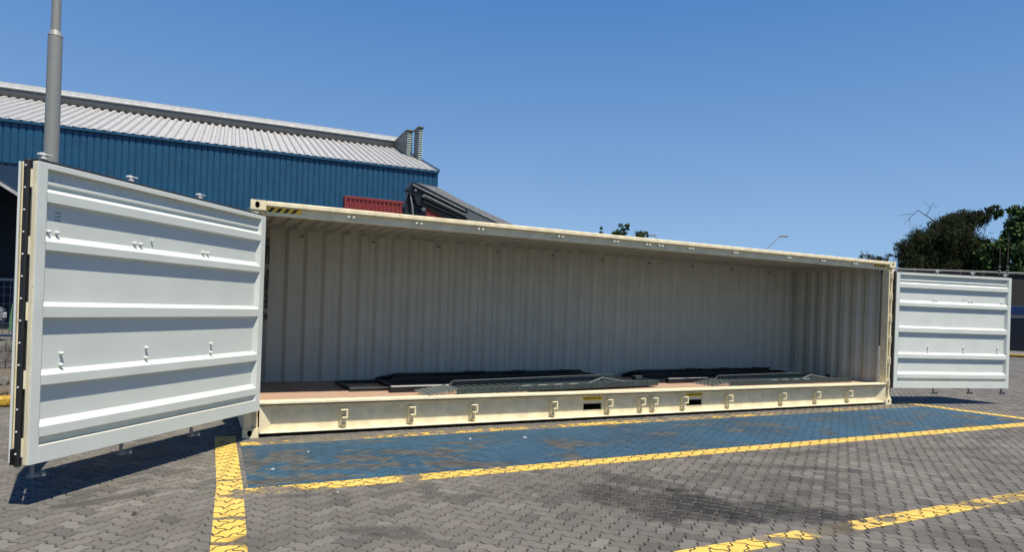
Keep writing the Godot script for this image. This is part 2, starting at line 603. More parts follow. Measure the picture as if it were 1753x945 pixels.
	for k in mm.instance_count:
		mm.set_instance_transform(k, spots[k + count][1])
		var b: int = rng.randi() % 10
		var v := 0.228 + 0.007 * (b - 4.5) - (0.035 if b == 0 else 0.0) + (0.02 if b == 9 else 0.0)
		mm.set_instance_color(k, Color(v * (1.0 + 0.02 * (b % 3)), v * 0.965, v * (0.90 - 0.015 * (b % 4))))
	var mi := MultiMeshInstance3D.new()
	mi.name = "paver_field"
	mi.multimesh = mm
	mi.material_override = many
	mi.set_meta("kind", "stuff")
	paving.add_child(mi, true)
	# painted markings, cut along the joints
	var shrunk := inset(outline, 0.0062)
	var flooded := inset(outline, 0.0022)
	var marks := [
		["blue_bay", "blue_paint", [[-0.045, 0.43], [12.62, 0.40], [12.86, 2.20], [-0.085, 2.235]]],
		["yellow_line", "yellow_paint", [[-0.115, 2.245], [13.1, 2.215], [13.1, 2.44], [-0.135, 2.475]]],
		["yellow_line", "yellow_paint", [[-0.30, -0.2], [-0.07, -0.2], [-0.13, 2.2], [-0.26, 5.2], [-0.50, 5.2], [-0.34, 2.0]]],
		["yellow_line", "yellow_paint", [[-0.04, 0.22], [12.3, 0.12], [12.3, 0.33], [-0.04, 0.40]]],
		["yellow_line", "yellow_paint", [[12.66, -0.2], [12.86, -0.2], [13.2, 2.1], [12.95, 2.1]]],
		["yellow_line", "yellow_paint", [[1.6, 4.84], [13.0, 4.775], [13.0, 4.965], [1.6, 5.03]]],
		["yellow_line", "yellow_paint", [[14.5, 1.50], [18.0, 1.30], [18.0, 1.40], [14.5, 1.62]]],
	]
	var tops := {}
	for mk in marks:
		var area := V(mk[2])
		var lo := area[0]
		var hi := area[0]
		for p in area:
			lo = lo.min(p)
			hi = hi.max(p)
		st = mb()
		var cut := 0
		for s in spots:
			var T: Transform3D = s[1]
			var c := Vector2(T.origin.x, T.origin.z)
			if c.x < lo.x - 0.15 or c.x > hi.x + 0.15 or c.y < lo.y - 0.15 or c.y > hi.y + 0.15:
				continue
			var poly := PackedVector2Array()
			for p in (flooded if mk[1] == "blue_paint" else shrunk):
				var w := T * Vector3(p.x, 0, p.y)
				poly.append(Vector2(w.x, w.z))
			for piece in Geometry2D.intersect_polygons(poly, area):
				var tr := Geometry2D.triangulate_polygon(piece)
				var up := T.basis.y
				for k in range(0, tr.size(), 3):
					var a: Vector2 = piece[tr[k]]
					var b: Vector2 = piece[tr[k + 1]]
					var d: Vector2 = piece[tr[k + 2]]
					if (b - a).cross(d - a) < 0:
						var q := b
						b = d
						d = q
					var v3 := []
					for p in [a, b, d]:
						v3.append(Vector3(p.x, T.origin.y + 0.0022 - (up.x * (p.x - c.x) + up.z * (p.y - c.y)) / up.y, p.y))
					tri(st, v3[0], v3[1], v3[2])
					cut += 1
		if cut:
			structure(numbered(mk[0]), st, M[mk[1]])

# ---------------------------------------------------------------- the container

func casting_mesh(sx: float, sz: float) -> CSGBox3D:
	var b := CSGBox3D.new()
	b.size = Vector3(0.178, 0.118, 0.162)
	b.material = M.cream
	var inner := CSGBox3D.new()
	inner.operation = CSGShape3D.OPERATION_SUBTRACTION
	inner.size = Vector3(0.13, 0.075, 0.118)
	inner.material = M.dark_hole
	b.add_child(inner)
	for k in 2:
		var h := CSGCylinder3D.new()
		h.operation = CSGShape3D.OPERATION_SUBTRACTION
		h.radius = 0.030
		h.height = 0.09
		h.sides = 16
		h.material = M.cream
		if k == 0:
			h.rotation.x = PI / 2
			h.position = Vector3(0.012 * sx, 0, 0.08 * sz)
			h.scale = Vector3(0.9, 1.0, 1.35)
		else:
			h.rotation.z = PI / 2
			h.position = Vector3(0.085 * sx, 0, 0)
		b.add_child(h)
	return b

func keeper() -> Array:
	var st := mb()
	box(st, Vector3(-0.05, -0.11, 0.0), Vector3(0.05, 0.10, 0.012), 0.003)
	var st2 := mb()
	box(st2, Vector3(-0.045, 0.082, 0.012), Vector3(0.045, 0.094, 0.115), 0.003)
	box(st2, Vector3(-0.027, -0.018, 0.012), Vector3(0.045, -0.006, 0.115), 0.003)
	box(st2, Vector3(0.022, -0.006, 0.085), Vector3(0.045, 0.082, 0.112), 0.003)
	var st3 := mb()
	extrude(st3, V([[0.012, 0.081], [0.060, 0.081], [0.060, -0.005], [0.066, -0.018], [0.045, -0.115], [0.012, -0.115]]), 0.012, Transform3D(Basis(Vector3(0, 0, 1), Vector3(0, 1, 0), Vector3(1, 0, 0)), Vector3(-0.04, 0, 0)))
	extrude(st3, V([[0.0, -0.115], [0.05, -0.115], [0.02, -0.15], [0.0, -0.15]]), 0.05, Transform3D(Basis(Vector3(0, 0, 1), Vector3(0, 1, 0), Vector3(1, 0, 0)), Vector3(-0.01, 0, 0)))
	var out := []
	for s in [st, st2, st3]:
		s.generate_normals()
		out.append(s.commit())
	return out

func words(text: String, size: float, m: Material, parent: Node, T: Transform3D, called := "lettering", stretch := 1.0) -> void:
	var tm := TextMesh.new()
	var f := SystemFont.new()
	f.font_names = PackedStringArray(["Droid Sans"])
	f.font_weight = 700
	tm.font = f
	tm.font_size = 48
	tm.pixel_size = size / 34.0
	tm.depth = 0.002
	tm.text = text
	var o := MeshInstance3D.new()
	o.name = called
	o.mesh = tm
	o.material_override = m
	o.transform = T * Transform3D(Basis.from_scale(Vector3(stretch, 1, 1)), Vector3.ZERO)
	parent.add_child(o, true)

const KEEP := [1.21, 2.12, 3.03, 4.335, 5.335, 5.97, 6.222, 6.857, 7.857, 9.162, 10.072, 10.982]

func container() -> void:
	var c := thing("shipping_container", "long cream forty foot shipping container standing open along its side, with white folded doors", "shipping container")
	# frame
	for x in [0.0, LEN - 0.178]:
		for y in [0.0, TALL - 0.118]:
			for z in [-0.162, -WIDE]:
				var b := casting_mesh(-1.0 if x == 0.0 else 1.0, 1.0 if z > -1 else -1.0)
				b.name = "corner_casting"
				b.position = Vector3(x + 0.089, y + 0.059, z + 0.081)
				c.add_child(b, true)
	for x in [0.004, LEN - 0.174]:
		var st := mb()
		box(st, Vector3(x, 0.118, -0.158), Vector3(x + 0.17, TALL - 0.118, -0.075), 0.006)
		var sx: float = x if x < 1 else x + 0.08
		box(st, Vector3(sx, 0.118, -0.0755), Vector3(sx + 0.09, TALL - 0.118, -0.012), 0.004)
		if x > 1:
			box(st, Vector3(x - 0.012, 0.435, -0.10), Vector3(x + 0.012, 2.725, -0.004), 0.003)
		build("corner_post", st, M.cream, c)
		st = mb()
		box(st, Vector3(x, 0.118, -WIDE), Vector3(x + 0.17, TALL - 0.118, -WIDE + 0.25), 0.01)
		build("corner_post", st, M.inner_grey, c)
	for y in [0.445, 0.888, 1.32, 1.745, 2.18, 2.61]:
		for x in [0.125, LEN - 0.095]:
			var st := mb()
			box(st, Vector3(x - 0.028, y - 0.062, -0.08), Vector3(x + 0.028, y + 0.062, -0.005), 0.006)
			tube(st, Vector3(x, y - 0.066, 0.004), Vector3(x, y + 0.066, 0.004), 0.016, 0.016, 8)
			build("hinge_lug", st, M.cream, c)
	var a := 0.178
	var b := LEN - 0.178
	var st := mb()
	box(st, Vector3(a, 2.832, -0.06), Vector3(b, TALL - 0.004, 0.0), 0.008)
	build("top_rail", st, M.cream, c)
	st = mb()
	box(st, Vector3(a, 2.728, -0.13), Vector3(b, 2.845, -0.0605), 0.004)
	build("door_header", st, M.cream, c)
	for s in [[0.195, 0.60], [LEN - 0.60, LEN - 0.195]]:
		st = mb()
		box(st, Vector3(s[0], 2.768, -0.0605), Vector3(s[1], 2.824, -0.0575))
		var hz := build("hazard_marking", st, M.sticker_yellow, c)
		st = mb()
		var w := 0.045
		var x: float = s[0]
		while x + 2 * w < s[1] - 0.03:
			extrude(st, V([[x, 2.769], [x + w, 2.769], [x + w + 0.05, 2.823], [x + 0.05, 2.823]]), 0.0015, Transform3D(Basis(), Vector3(0, 0, -0.0575)))
			x += 2 * w
		build("black_stripe", st, M.print_black, hz)
	st = mb()
	box(st, Vector3(a, 2.80, -WIDE), Vector3(b, TALL - 0.004, -WIDE + 0.07), 0.004)
	build("rear_top_rail", st, M.inner_grey, c)
	for x in [0.02, LEN - 0.17]:
		st = mb()
		box(st, Vector3(x, 2.78, -WIDE + 0.162), Vector3(x + 0.15, TALL - 0.004, -0.165), 0.004)
		build("end_top_rail", st, M.inner_grey, c)
		st = mb()
		box(st, Vector3(x, 0.03, -WIDE + 0.162), Vector3(x + 0.15, FLOOR - 0.004, -0.165), 0.004)
		build("end_bottom_rail", st, M.cream, c)
	# bolts of the top keepers
	for k in KEEP.size():
		for d in [-0.032, 0.032]:
			st = mb()
			tube(st, Vector3(KEEP[k] + d, 2.785, -0.062), Vector3(KEEP[k] + d, 2.785, -0.012), 0.020, 0.018, 10)
			tube(st, Vector3(KEEP[k] + d, 2.785, -0.012), Vector3(KEEP[k] + d, 2.785, 0.006), 0.018, 0.008, 10)
			build("keeper_bolt", st, M.grey_paint, c)
	# sill and beam
	st = mb()
	box(st, Vector3(a - 0.005, 0.405, -0.17), Vector3(b - 0.002, 0.437, 0.0), 0.004)
	build("door_sill", st, M.cream, c)
	var web := -0.112
	st = mb()
	var holes := [[4.886, 5.242], [6.942, 7.298]]
	var xs := [0.33, 4.886, 5.242, 6.942, 7.298, LEN - 0.33]
	for k in 5:
		if k % 2 == 0:
			box(st, Vector3(xs[k], 0.058, web - 0.012), Vector3(xs[k + 1], 0.404, web))
		else:
			box(st, Vector3(xs[k], 0.058, web - 0.012), Vector3(xs[k + 1], 0.135, web))
			box(st, Vector3(xs[k], 0.25, web - 0.012), Vector3(xs[k + 1], 0.404, web))
	# the ends come forward to the posts
	for s in [[0.33, 0.182], [LEN - 0.33, LEN - 0.182]]:
		var x0: float = s[0]
		var x1: float = s[1]
		extrude(st, V([[x0, web], [x1, -0.006], [x1, -0.018], [x0, web - 0.012]]), 0.346, Transform3D(Basis(Vector3(1, 0, 0), Vector3(0, 0, 1), Vector3(0, 1, 0)), Vector3(0, 0.058, 0)))
	build("side_beam", st, M.cream, c)
	st = mb()
	box(st, Vector3(a + 0.004, 0.043, -0.13), Vector3(b - 0.004, 0.0575, -0.02), 0.003)
	build("beam_flange", st, M.cream, c)
	st = mb()
	box(st, Vector3(a + 0.002, 0.390, -0.05), Vector3(b - 0.004, 0.4045, -0.002), 0.002)
	build("sill_seal", st, M.black_rubber, c)
	for h in holes:
		st = mb()
		var e := 0.008
		box(st, Vector3(h[0], 0.135, web - 0.9), Vector3(h[0] + e, 0.25, web + 0.004))
		box(st, Vector3(h[1] - e, 0.135, web - 0.9), Vector3(h[1], 0.25, web + 0.004))
		box(st, Vector3(h[0] + e, 0.135, web - 0.9), Vector3(h[1] - e, 0.135 + e, web + 0.004))
		box(st, Vector3(h[0] + e, 0.25 - e, web - 0.9), Vector3(h[1] - e, 0.25, web + 0.004))
		var fp := build("fork_pocket", st, M.cream, c)
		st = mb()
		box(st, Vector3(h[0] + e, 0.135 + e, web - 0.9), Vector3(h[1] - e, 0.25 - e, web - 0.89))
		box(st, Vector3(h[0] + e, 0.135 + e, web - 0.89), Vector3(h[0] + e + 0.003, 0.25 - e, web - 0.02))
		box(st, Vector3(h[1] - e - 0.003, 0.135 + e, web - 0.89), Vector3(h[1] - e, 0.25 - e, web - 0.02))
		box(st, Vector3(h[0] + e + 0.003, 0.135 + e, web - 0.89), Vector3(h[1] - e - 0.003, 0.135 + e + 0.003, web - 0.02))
		build("pocket_shade", st, M.dark_hole, fp)  # near-black sheets added inside the pocket to stand for its shade
		st = mb()
		box(st, Vector3(h[0] - 0.006, 0.292, web), Vector3(h[1] - 0.004, 0.352, web + 0.002))
		var sk := build("warning_sticker", st, M.sticker_yellow, c)
		words("FOR EMPTY LIFT ONLY", 0.031, M.print_black, sk, Transform3D(Basis(), Vector3((h[0] + h[1]) * 0.5 - 0.005, 0.322, web + 0.0028)), "lettering", 0.72)
	var km := keeper()
	for x in KEEP:
		var o := place("lock_keeper", km[0], M.cream, c, Transform3D(Basis(), Vector3(x, 0.215, web)))
		place("keeper_loop", km[1], M.cream, o, Transform3D())
		place("keeper_foot", km[2], M.cream, o, Transform3D())
	# floor, walls, roof
	var sheets := 10
	var fl := (LEN - 0.32) / sheets
	for k in sheets:
		st = mb()
		box(st, Vector3(0.16 + k * fl + 0.002, FLOOR - 0.028, -WIDE + 0.06), Vector3(0.16 + (k + 1) * fl - 0.002, FLOOR, -0.172))
		build("floor_sheet", st, M.plywood, c)
	st = mb()
	box(st, Vector3(0.1, 0.33, -WIDE + 0.05), Vector3(LEN - 0.1, FLOOR - 0.03, -0.18))
	for k in 20:
		box(st, Vector3(0.4 + k * 0.6, 0.17, -WIDE + 0.05), Vector3(0.46 + k * 0.6, 0.329, -1.1))
	build("underframe", st, M.cream, c)
	st = mb()
	box(st, Vector3(a, 0.03, -WIDE), Vector3(b, FLOOR - 0.004, -WIDE + 0.045))
	build("rear_bottom_rail", st, M.cream, c)
	var skirt := mb()
	box(skirt, Vector3(0.16, FLOOR, -WIDE + 0.085), Vector3(LEN - 0.16, FLOOR + 0.035, -WIDE + 0.10))
	build("kick_strip", skirt, M.inner_grey, c)
	# the rear wall: dark facets 65 mm wide every 285 mm
	st = mb()
	var line := trapezoid(LEN - 0.34, 0.285, 0.105, 0.056, 0.046)
	for k in line.size():
		line[k] += Vector2(0.17, 0)
	extrude(st, sheet(line, Vector2(0, -0.004)), 2.40, Transform3D(Basis(Vector3(1, 0, 0), Vector3(0, 0, 1), Vector3(0, 1, 0)), Vector3(0, FLOOR - 0.003, -2.315)))
	var wall := build("rear_wall", st, M.inner_grey, c)
	for x in [LEN - 0.14, 0.14]:
		st = mb()
		line = trapezoid(WIDE - 0.40, 0.285, 0.105, 0.056, 0.046)
		var turn := Basis(Vector3(0, 0, 1), Vector3(-1, 0, 0) if x > 1 else Vector3(1, 0, 0), Vector3(0, 1, 0))
		extrude(st, sheet(line, Vector2(0, -0.004)), 2.40, Transform3D(turn, Vector3(x, FLOOR - 0.003, -2.26)))
		build("end_wall", st, M.inner_grey, c)
	st = mb()
	line = trapezoid(LEN - 0.2, 0.209, 0.085, 0.025, 0.032)
	extrude(st, sheet(line, Vector2(0, 0.003)), WIDE - 0.08, Transform3D(Basis(Vector3(1, 0, 0), Vector3(0, 1, 0), Vector3(0, 0, 1)), Vector3(0.1, TALL - 0.012, -WIDE + 0.02)))
	build("roof", st, M.inner_grey, c)
	# rings and the number on the rear wall
	for k in 10:
		st = mb()
		var x := 0.93 + k * 1.14
		box(st, Vector3(x - 0.026, 2.70, -2.31), Vector3(x + 0.026, 2.728, -2.28), 0.006)
		build("lashing_ring", st, M.ring_grey, c)
	var y := 2.60
	for ch in "FBXU 408132 9":
		if ch != " ":
			words(ch, 0.098, M.print_black, wall, Transform3D(Basis(), Vector3(0.425, y, -2.312)), "number", 0.8)
			y -= 0.1
		else:
			y -= 0.09
	# doors
	door(c, -1.0, Vector3(0.176, 0, 0.06), 0.886)
	door(c, 1.0, Vector3(LEN - 0.04, 0, 0.06), -0.219)

func door(c: Node3D, s: float, at: Vector3, turn: float) -> void:
	var L := 2.93
	var B := 0.342
	var H := 2.691
	var d := -0.046
	var right := s > 0
	# the ribbed sheet: outline in (depth, height), pulled along the door
	var prof := V([[d, 0.485], [d, 0.515], [0.0, 0.545], [0.0, 0.635], [d, 0.675], [d, 0.95], [0.0, 0.965], [0.0, 1.045], [d, 1.075], [d, 1.475], [0.0, 1.495], [0.0, 1.575], [d, 1.605],
		[d, 2.005], [0.0, 2.02], [0.0, 2.085], [d, 2.125], [d, 2.375], [0.0, 2.395], [0.0, 2.465], [d, 2.495], [d, 2.522], [d + 0.02, 2.53], [d + 0.02, 2.545], [d, 2.56], [d, 2.646]])
	prof = V([[d, 0.475], [d, 0.53], [0.0, 0.55], [0.0, 0.625], [d, 0.675], [d, 0.935], [0.0, 0.955], [0.0, 1.03], [d, 1.07], [d, 1.465], [0.0, 1.485], [0.0, 1.57], [d, 1.605],
		[d, 1.995], [0.0, 2.015], [0.0, 2.08], [d, 2.13], [d, 2.37], [0.0, 2.39], [0.0, 2.465], [d, 2.50], [d, 2.522], [d + 0.02, 2.53], [d + 0.02, 2.548], [d, 2.56], [d, 2.65]])
	var u0 := 0.085
	var u1 := L - 0.08
	var st := mb()
	var T := Transform3D(Basis(Vector3(0, 0, 1), Vector3(0, 1, 0), Vector3(1, 0, 0)), Vector3(minf(s * u0, s * u1), 0, 0))
	extrude(st, sheet(prof, Vector2(-0.004, 0)), u1 - u0, T)
	var p := build("side_door", st, M.grey_paint, c)
	p.position = at
	p.rotation.y = turn
	p.set_meta("label", "folded right side door, swung out flat beyond the container's far end" if right else "folded left side door, swung out towards the viewer")
	# frame: grey inside face, cream edges
	var frames := [[0.0, u0 - 0.001, B, H], [u1 + 0.001, L, B, H], [u0, u1, H - 0.045, H], [u0, u1, B, 0.480]]
	for f in frames:
		st = mb()
		box(st, Vector3(s * f[0], f[2], -0.012), Vector3(s * f[1], f[3], 0.0), 0.003)
		build("door_frame", st, M.grey_paint, p)
		st = mb()
		box(st, Vector3(s * f[0], f[2], -0.055), Vector3(s * f[1], f[3], -0.0125), 0.003)
		build("frame_edge", st, M.cream, p)
	# sloping ends where the ribs run out
	for q in [[u0, u0 + 0.035], [u1, u1 - 0.035]]:
		st = mb()
		extrude(st, V([[s * q[0], 0.0], [s * q[1], d], [s * q[0], d]]), 2.17, Transform3D(Basis(Vector3(1, 0, 0), Vector3(0, 0, 1), Vector3(0, 1, 0)), Vector3(0, 0.478, 0.0)))
		build("rib_end", st, M.grey_paint, p)
	# back sheet of this panel and the second panel folded behind it
	st = mb()
	box(st, Vector3(s * 0.0855, B + 0.139, -0.0545), Vector3(s * (u1 - 0.001), H - 0.046, -0.0505))
	build("outer_sheet", st, M.cream, p)
	# (the left one stands half open behind the first)
	var fold := Transform3D(Basis(Vector3.UP, 0.0 if right else 0.70), Vector3(s * L, 0, -0.15))
	st = mb()
	box(st, Vector3(s * (0.02 - L), B + 0.01, -0.008), Vector3(s * -0.012, H, 0.0075), 0.004, fold)
	build("second_panel", st, M.cream, p)
	st = mb()
	box(st, Vector3(s * (0.02 - L), B + 0.01, -0.026), Vector3(s * 0.012, H - 0.005, -0.0085), 0.003, fold)
	build("second_panel_face", st, M.grey_paint, p)
	# rubber seals
	st = mb()
	box(st, Vector3(s * (L - 0.03), B - 0.02, -0.142), Vector3(s * (L + 0.006), H + 0.02, -0.090), 0.008)
	var seal := build("rubber_seal", st, M.black_rubber, p)
	st = mb()
	box(st, Vector3(s * 0.0, H + 0.0005, -0.10), Vector3(s * (L - 0.03), H + 0.028, -0.035), 0.006)
	build("rubber_seal", st, M.black_rubber, p)
	st = mb()
	box(st, Vector3(s * -0.022, B + 0.0, -0.10), Vector3(s * -0.0005, H + 0.01, -0.02), 0.004)
	build("rubber_seal", st, M.black_rubber, p)
	st = mb()
	box(st, Vector3(s * (L - 0.05), B - 0.005, -0.135), Vector3(s * (L + 0.02), B + 0.12, -0.158), 0.002)
	build("seal_clip", st, M.black_steel, p)
	var rm := mb()
	tube(rm, Vector3.ZERO, Vector3(s * 0.008, 0, 0), 0.009, 0.005, 8)
	rm.generate_normals()
	var rivet := rm.commit()
	for k in 14:
		place("rivet", rivet, M.bright_steel, p, Transform3D(Basis(), Vector3(s * (L + 0.006), B + 0.08 + k * 0.172, -0.116)))
	# hinges between the two panels
	for y in [0.475, 1.0, 1.53, 2.04, 2.56]:
		st = mb()
		box(st, Vector3(s * (L - 0.02), y - 0.065, -0.0895), Vector3(s * (L - 0.012), y + 0.065, -0.0555), 0.005)
		tube(st, Vector3(s * (L - 0.006), y - 0.07, -0.066), Vector3(s * (L - 0.006), y + 0.07, -0.066), 0.011, 0.011, 8)
		build("panel_hinge", st, M.cream, p)
	# bolt heads on the sheet
	var heads := []
	for u in [2.70 if right else 2.80, 2.765 if right else 2.725, 1.94, 1.87, 1.03, 0.96]:
		heads.append([u, 2.16, 0.0155])
	for u in [2.65, 1.76, 0.86]:
		heads.append([u, 1.19, 0.0155])
		heads.append([u, 1.097, 0.0155])
	for u in [2.77, 2.70, 1.94, 1.87, 1.03, 0.96]:
		heads.append([u, 2.575, 0.007])
	heads.append([1.735, 2.21, 0.010])
	for h in heads:
		st = mb()
		var at3 := Vector3(s * h[0], h[1], d)
		var r: float = h[2]
		tube(st, at3, at3 + Vector3(0, 0, r * 1.2), r * 0.8, r * 0.8, 10)
		tube(st, at3 + Vector3(0, 0, r * 1.2), at3 + Vector3(0, 0, r * 1.7), r, r * 0.9, 10)
		tube(st, at3 + Vector3(0, 0, r * 1.7), at3 + Vector3(0, 0, r * 2.2), r * 0.9, r * 0.3, 10)
		build("bolt_head", st, M.grey_paint, p)
	# lock rods with their cams above and below
	for u in [2.83, 1.97, 1.065]:
		st = mb()
		tube(st, Vector3(s * u, B - 0.10, -0.078), Vector3(s * u, H + 0.05, -0.078), 0.016, 0.016, 10)
		var rod := build("lock_rod", st, M.galvanised, p)
		st = mb()
		box(st, Vector3(s * u - 0.025, H + 0.032, -0.10), Vector3(s * u + 0.022, H + 0.050, -0.05), 0.005)
		box(st, Vector3(s * u - 0.035, H + 0.062, -0.10), Vector3(s * u + 0.014, H + 0.082, -0.06), 0.005)
		box(st, Vector3(s * u + 0.0, H + 0.068, -0.09), Vector3(s * u + 0.05, H + 0.076, -0.04), 0.003)
		tube(st, Vector3(s * u, H + 0.05, -0.078), Vector3(s * u, H + 0.088, -0.078), 0.014, 0.012, 8)
		build("top_cam", st, M.bright_steel, rod)
		st = mb()
		box(st, Vector3(s * u - 0.02, B - 0.125, -0.115), Vector3(s * u + 0.075, B - 0.10, -0.06), 0.005)
		box(st, Vector3(s * u + 0.055, B - 0.125, -0.075), Vector3(s * u + 0.085, B - 0.085, -0.035), 0.005)
		build("bottom_cam", st, M.galvanised, rod)
	# stencilled marks
	if not right:
		for k in 3:
			for j in 3:
				st = mb()
				box(st, Vector3(s * 2.735 + j * 0.018, 2.255 + k * 0.03, d), Vector3(s * 2.735 + j * 0.018 + 0.008, 2.266 + k * 0.03, d + 0.0015))
				build("stencil_mark", st, M.print_black, p)

# ---------------------------------------------------------------- what lies on the container's floor

func ramp(called: String, label: String, m: Material, at: Vector3, turn: float, L: float, W: float, group: String) -> void:
	var r := thing(called, label, "loading ramp", at, turn, group)
	var st := mb()
	box(st, Vector3(0.45, 0.0, -0.05), Vector3(L, 0.012, 0.0))
	box(st, Vector3(0.45, 0.012, -0.012), Vector3(L, 0.075, 0.0), 0.003)
	box(st, Vector3(0.45, 0.075, -0.055), Vector3(L, 0.085, 0.0), 0.002)
	build("near_beam", st, m, r)
	st = mb()
	extrude(st, V([[0.5, 0.0], [0.62, 0.13], [L - 0.75, 0.155], [L - 0.55, 0.145], [L - 0.35, 0.0]]), 0.012, Transform3D(Basis(), Vector3(0, 0, -W)))
	box(st, Vector3(0.62, 0.128, -W + 0.012), Vector3(L - 0.75, 0.136, -W + 0.04))
	build("far_plate", st, m, r)
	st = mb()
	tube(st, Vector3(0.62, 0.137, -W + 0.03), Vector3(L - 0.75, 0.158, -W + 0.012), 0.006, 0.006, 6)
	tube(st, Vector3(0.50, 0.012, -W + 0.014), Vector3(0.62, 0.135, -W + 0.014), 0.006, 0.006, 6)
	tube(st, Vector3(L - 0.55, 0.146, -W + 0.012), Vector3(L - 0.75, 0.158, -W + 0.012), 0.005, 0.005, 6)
	build("lit_edge", st, M.pale_steel, r)  # pale strips put in as the sunlit top edge of the far plate
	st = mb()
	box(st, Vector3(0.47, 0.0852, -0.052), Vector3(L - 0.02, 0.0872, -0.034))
	build("lit_edge", st, M.pale_steel, r)  # sunlight on the near beam's flange, added as a pale strip
	st = mb()
	box(st, Vector3(1.75, 0.045, -W + 0.014), Vector3(L - 0.02, 0.055, -0.06))
	build("deck", st, m, r)
	# the open grid at the near end
	for k in 9:
		st = mb()
		var x := 0.55 + k * 0.135
		box(st, Vector3(x, 0.042, -W + 0.014), Vector3(x + 0.028, 0.068, -0.014), 0.003)
		build("rung", st, M.worn_green, r)
	st = mb()
	for k in 4:
		var z := -0.1 - k * (W - 0.14) / 4.0
		box(st, Vector3(0.5, 0.03, z - 0.012), Vector3(1.75, 0.041, z))
	build("grid_bar", st, m, r)
	# sloping teeth down to the floor
	for k in 6:
		st = mb()
		var z := -0.01 - k * (W - 0.03) / 5.0
		tube(st, Vector3(0.0, 0.012, z), Vector3(0.5, 0.078, z), 0.011, 0.011, 6)
		build("ramp_tooth", st, M.worn_green, r)
	for k in 5:
		st = mb()
		var x := 0.06 + k * 0.1
		box(st, Vector3(x, 0.008 + x * 0.13, -W + 0.02), Vector3(x + 0.022, 0.02 + x * 0.13, -0.01))
		build("cross_bar", st, m, r)
	# the triangular bracket at the far end
	st = mb()
	tube(st, Vector3(L - 1.5, 0.085, -0.03), Vector3(L - 1.22, 0.165, -0.03), 0.012, 0.012, 6)
	tube(st, Vector3(L - 1.22, 0.165, -0.03), Vector3(L - 0.75, 0.088, -0.03), 0.012, 0.012, 6)
	tube(st, Vector3(L - 1.22, 0.165, -0.03), Vector3(L - 1.16, 0.085, -0.03), 0.010, 0.010, 6)
	tube(st, Vector3(L - 1.02, 0.125, -0.03), Vector3(L - 1.0, 0.085, -0.03), 0.010, 0.010, 6)
	build("bracket", st, M.pale_steel, r)
	st = mb()
	box(st, Vector3(L, 0.0, -W), Vector3(L + 0.015, 0.085, 0.0), 0.003)
	box(st, Vector3(L - 0.18, 0.055, -W + 0.03), Vector3(L - 0.02, 0.13, -W + 0.14), 0.006)
	tube(st, Vector3(L - 0.05, 0.07, -0.09), Vector3(L - 0.05, 0.07, -W + 0.05), 0.022, 0.022, 8)
	build("end_plate", st, m, r)
	st = mb()
	box(st, Vector3(L - 1.75, 0.055, -0.09), Vector3(L - 1.52, 0.085, -0.06), 0.004)
	build("latch", st, M.black_steel, r)
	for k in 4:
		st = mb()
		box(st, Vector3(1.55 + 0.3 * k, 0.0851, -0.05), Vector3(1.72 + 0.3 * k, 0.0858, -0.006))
		build("worn_patch", st, M.bright_steel, r)

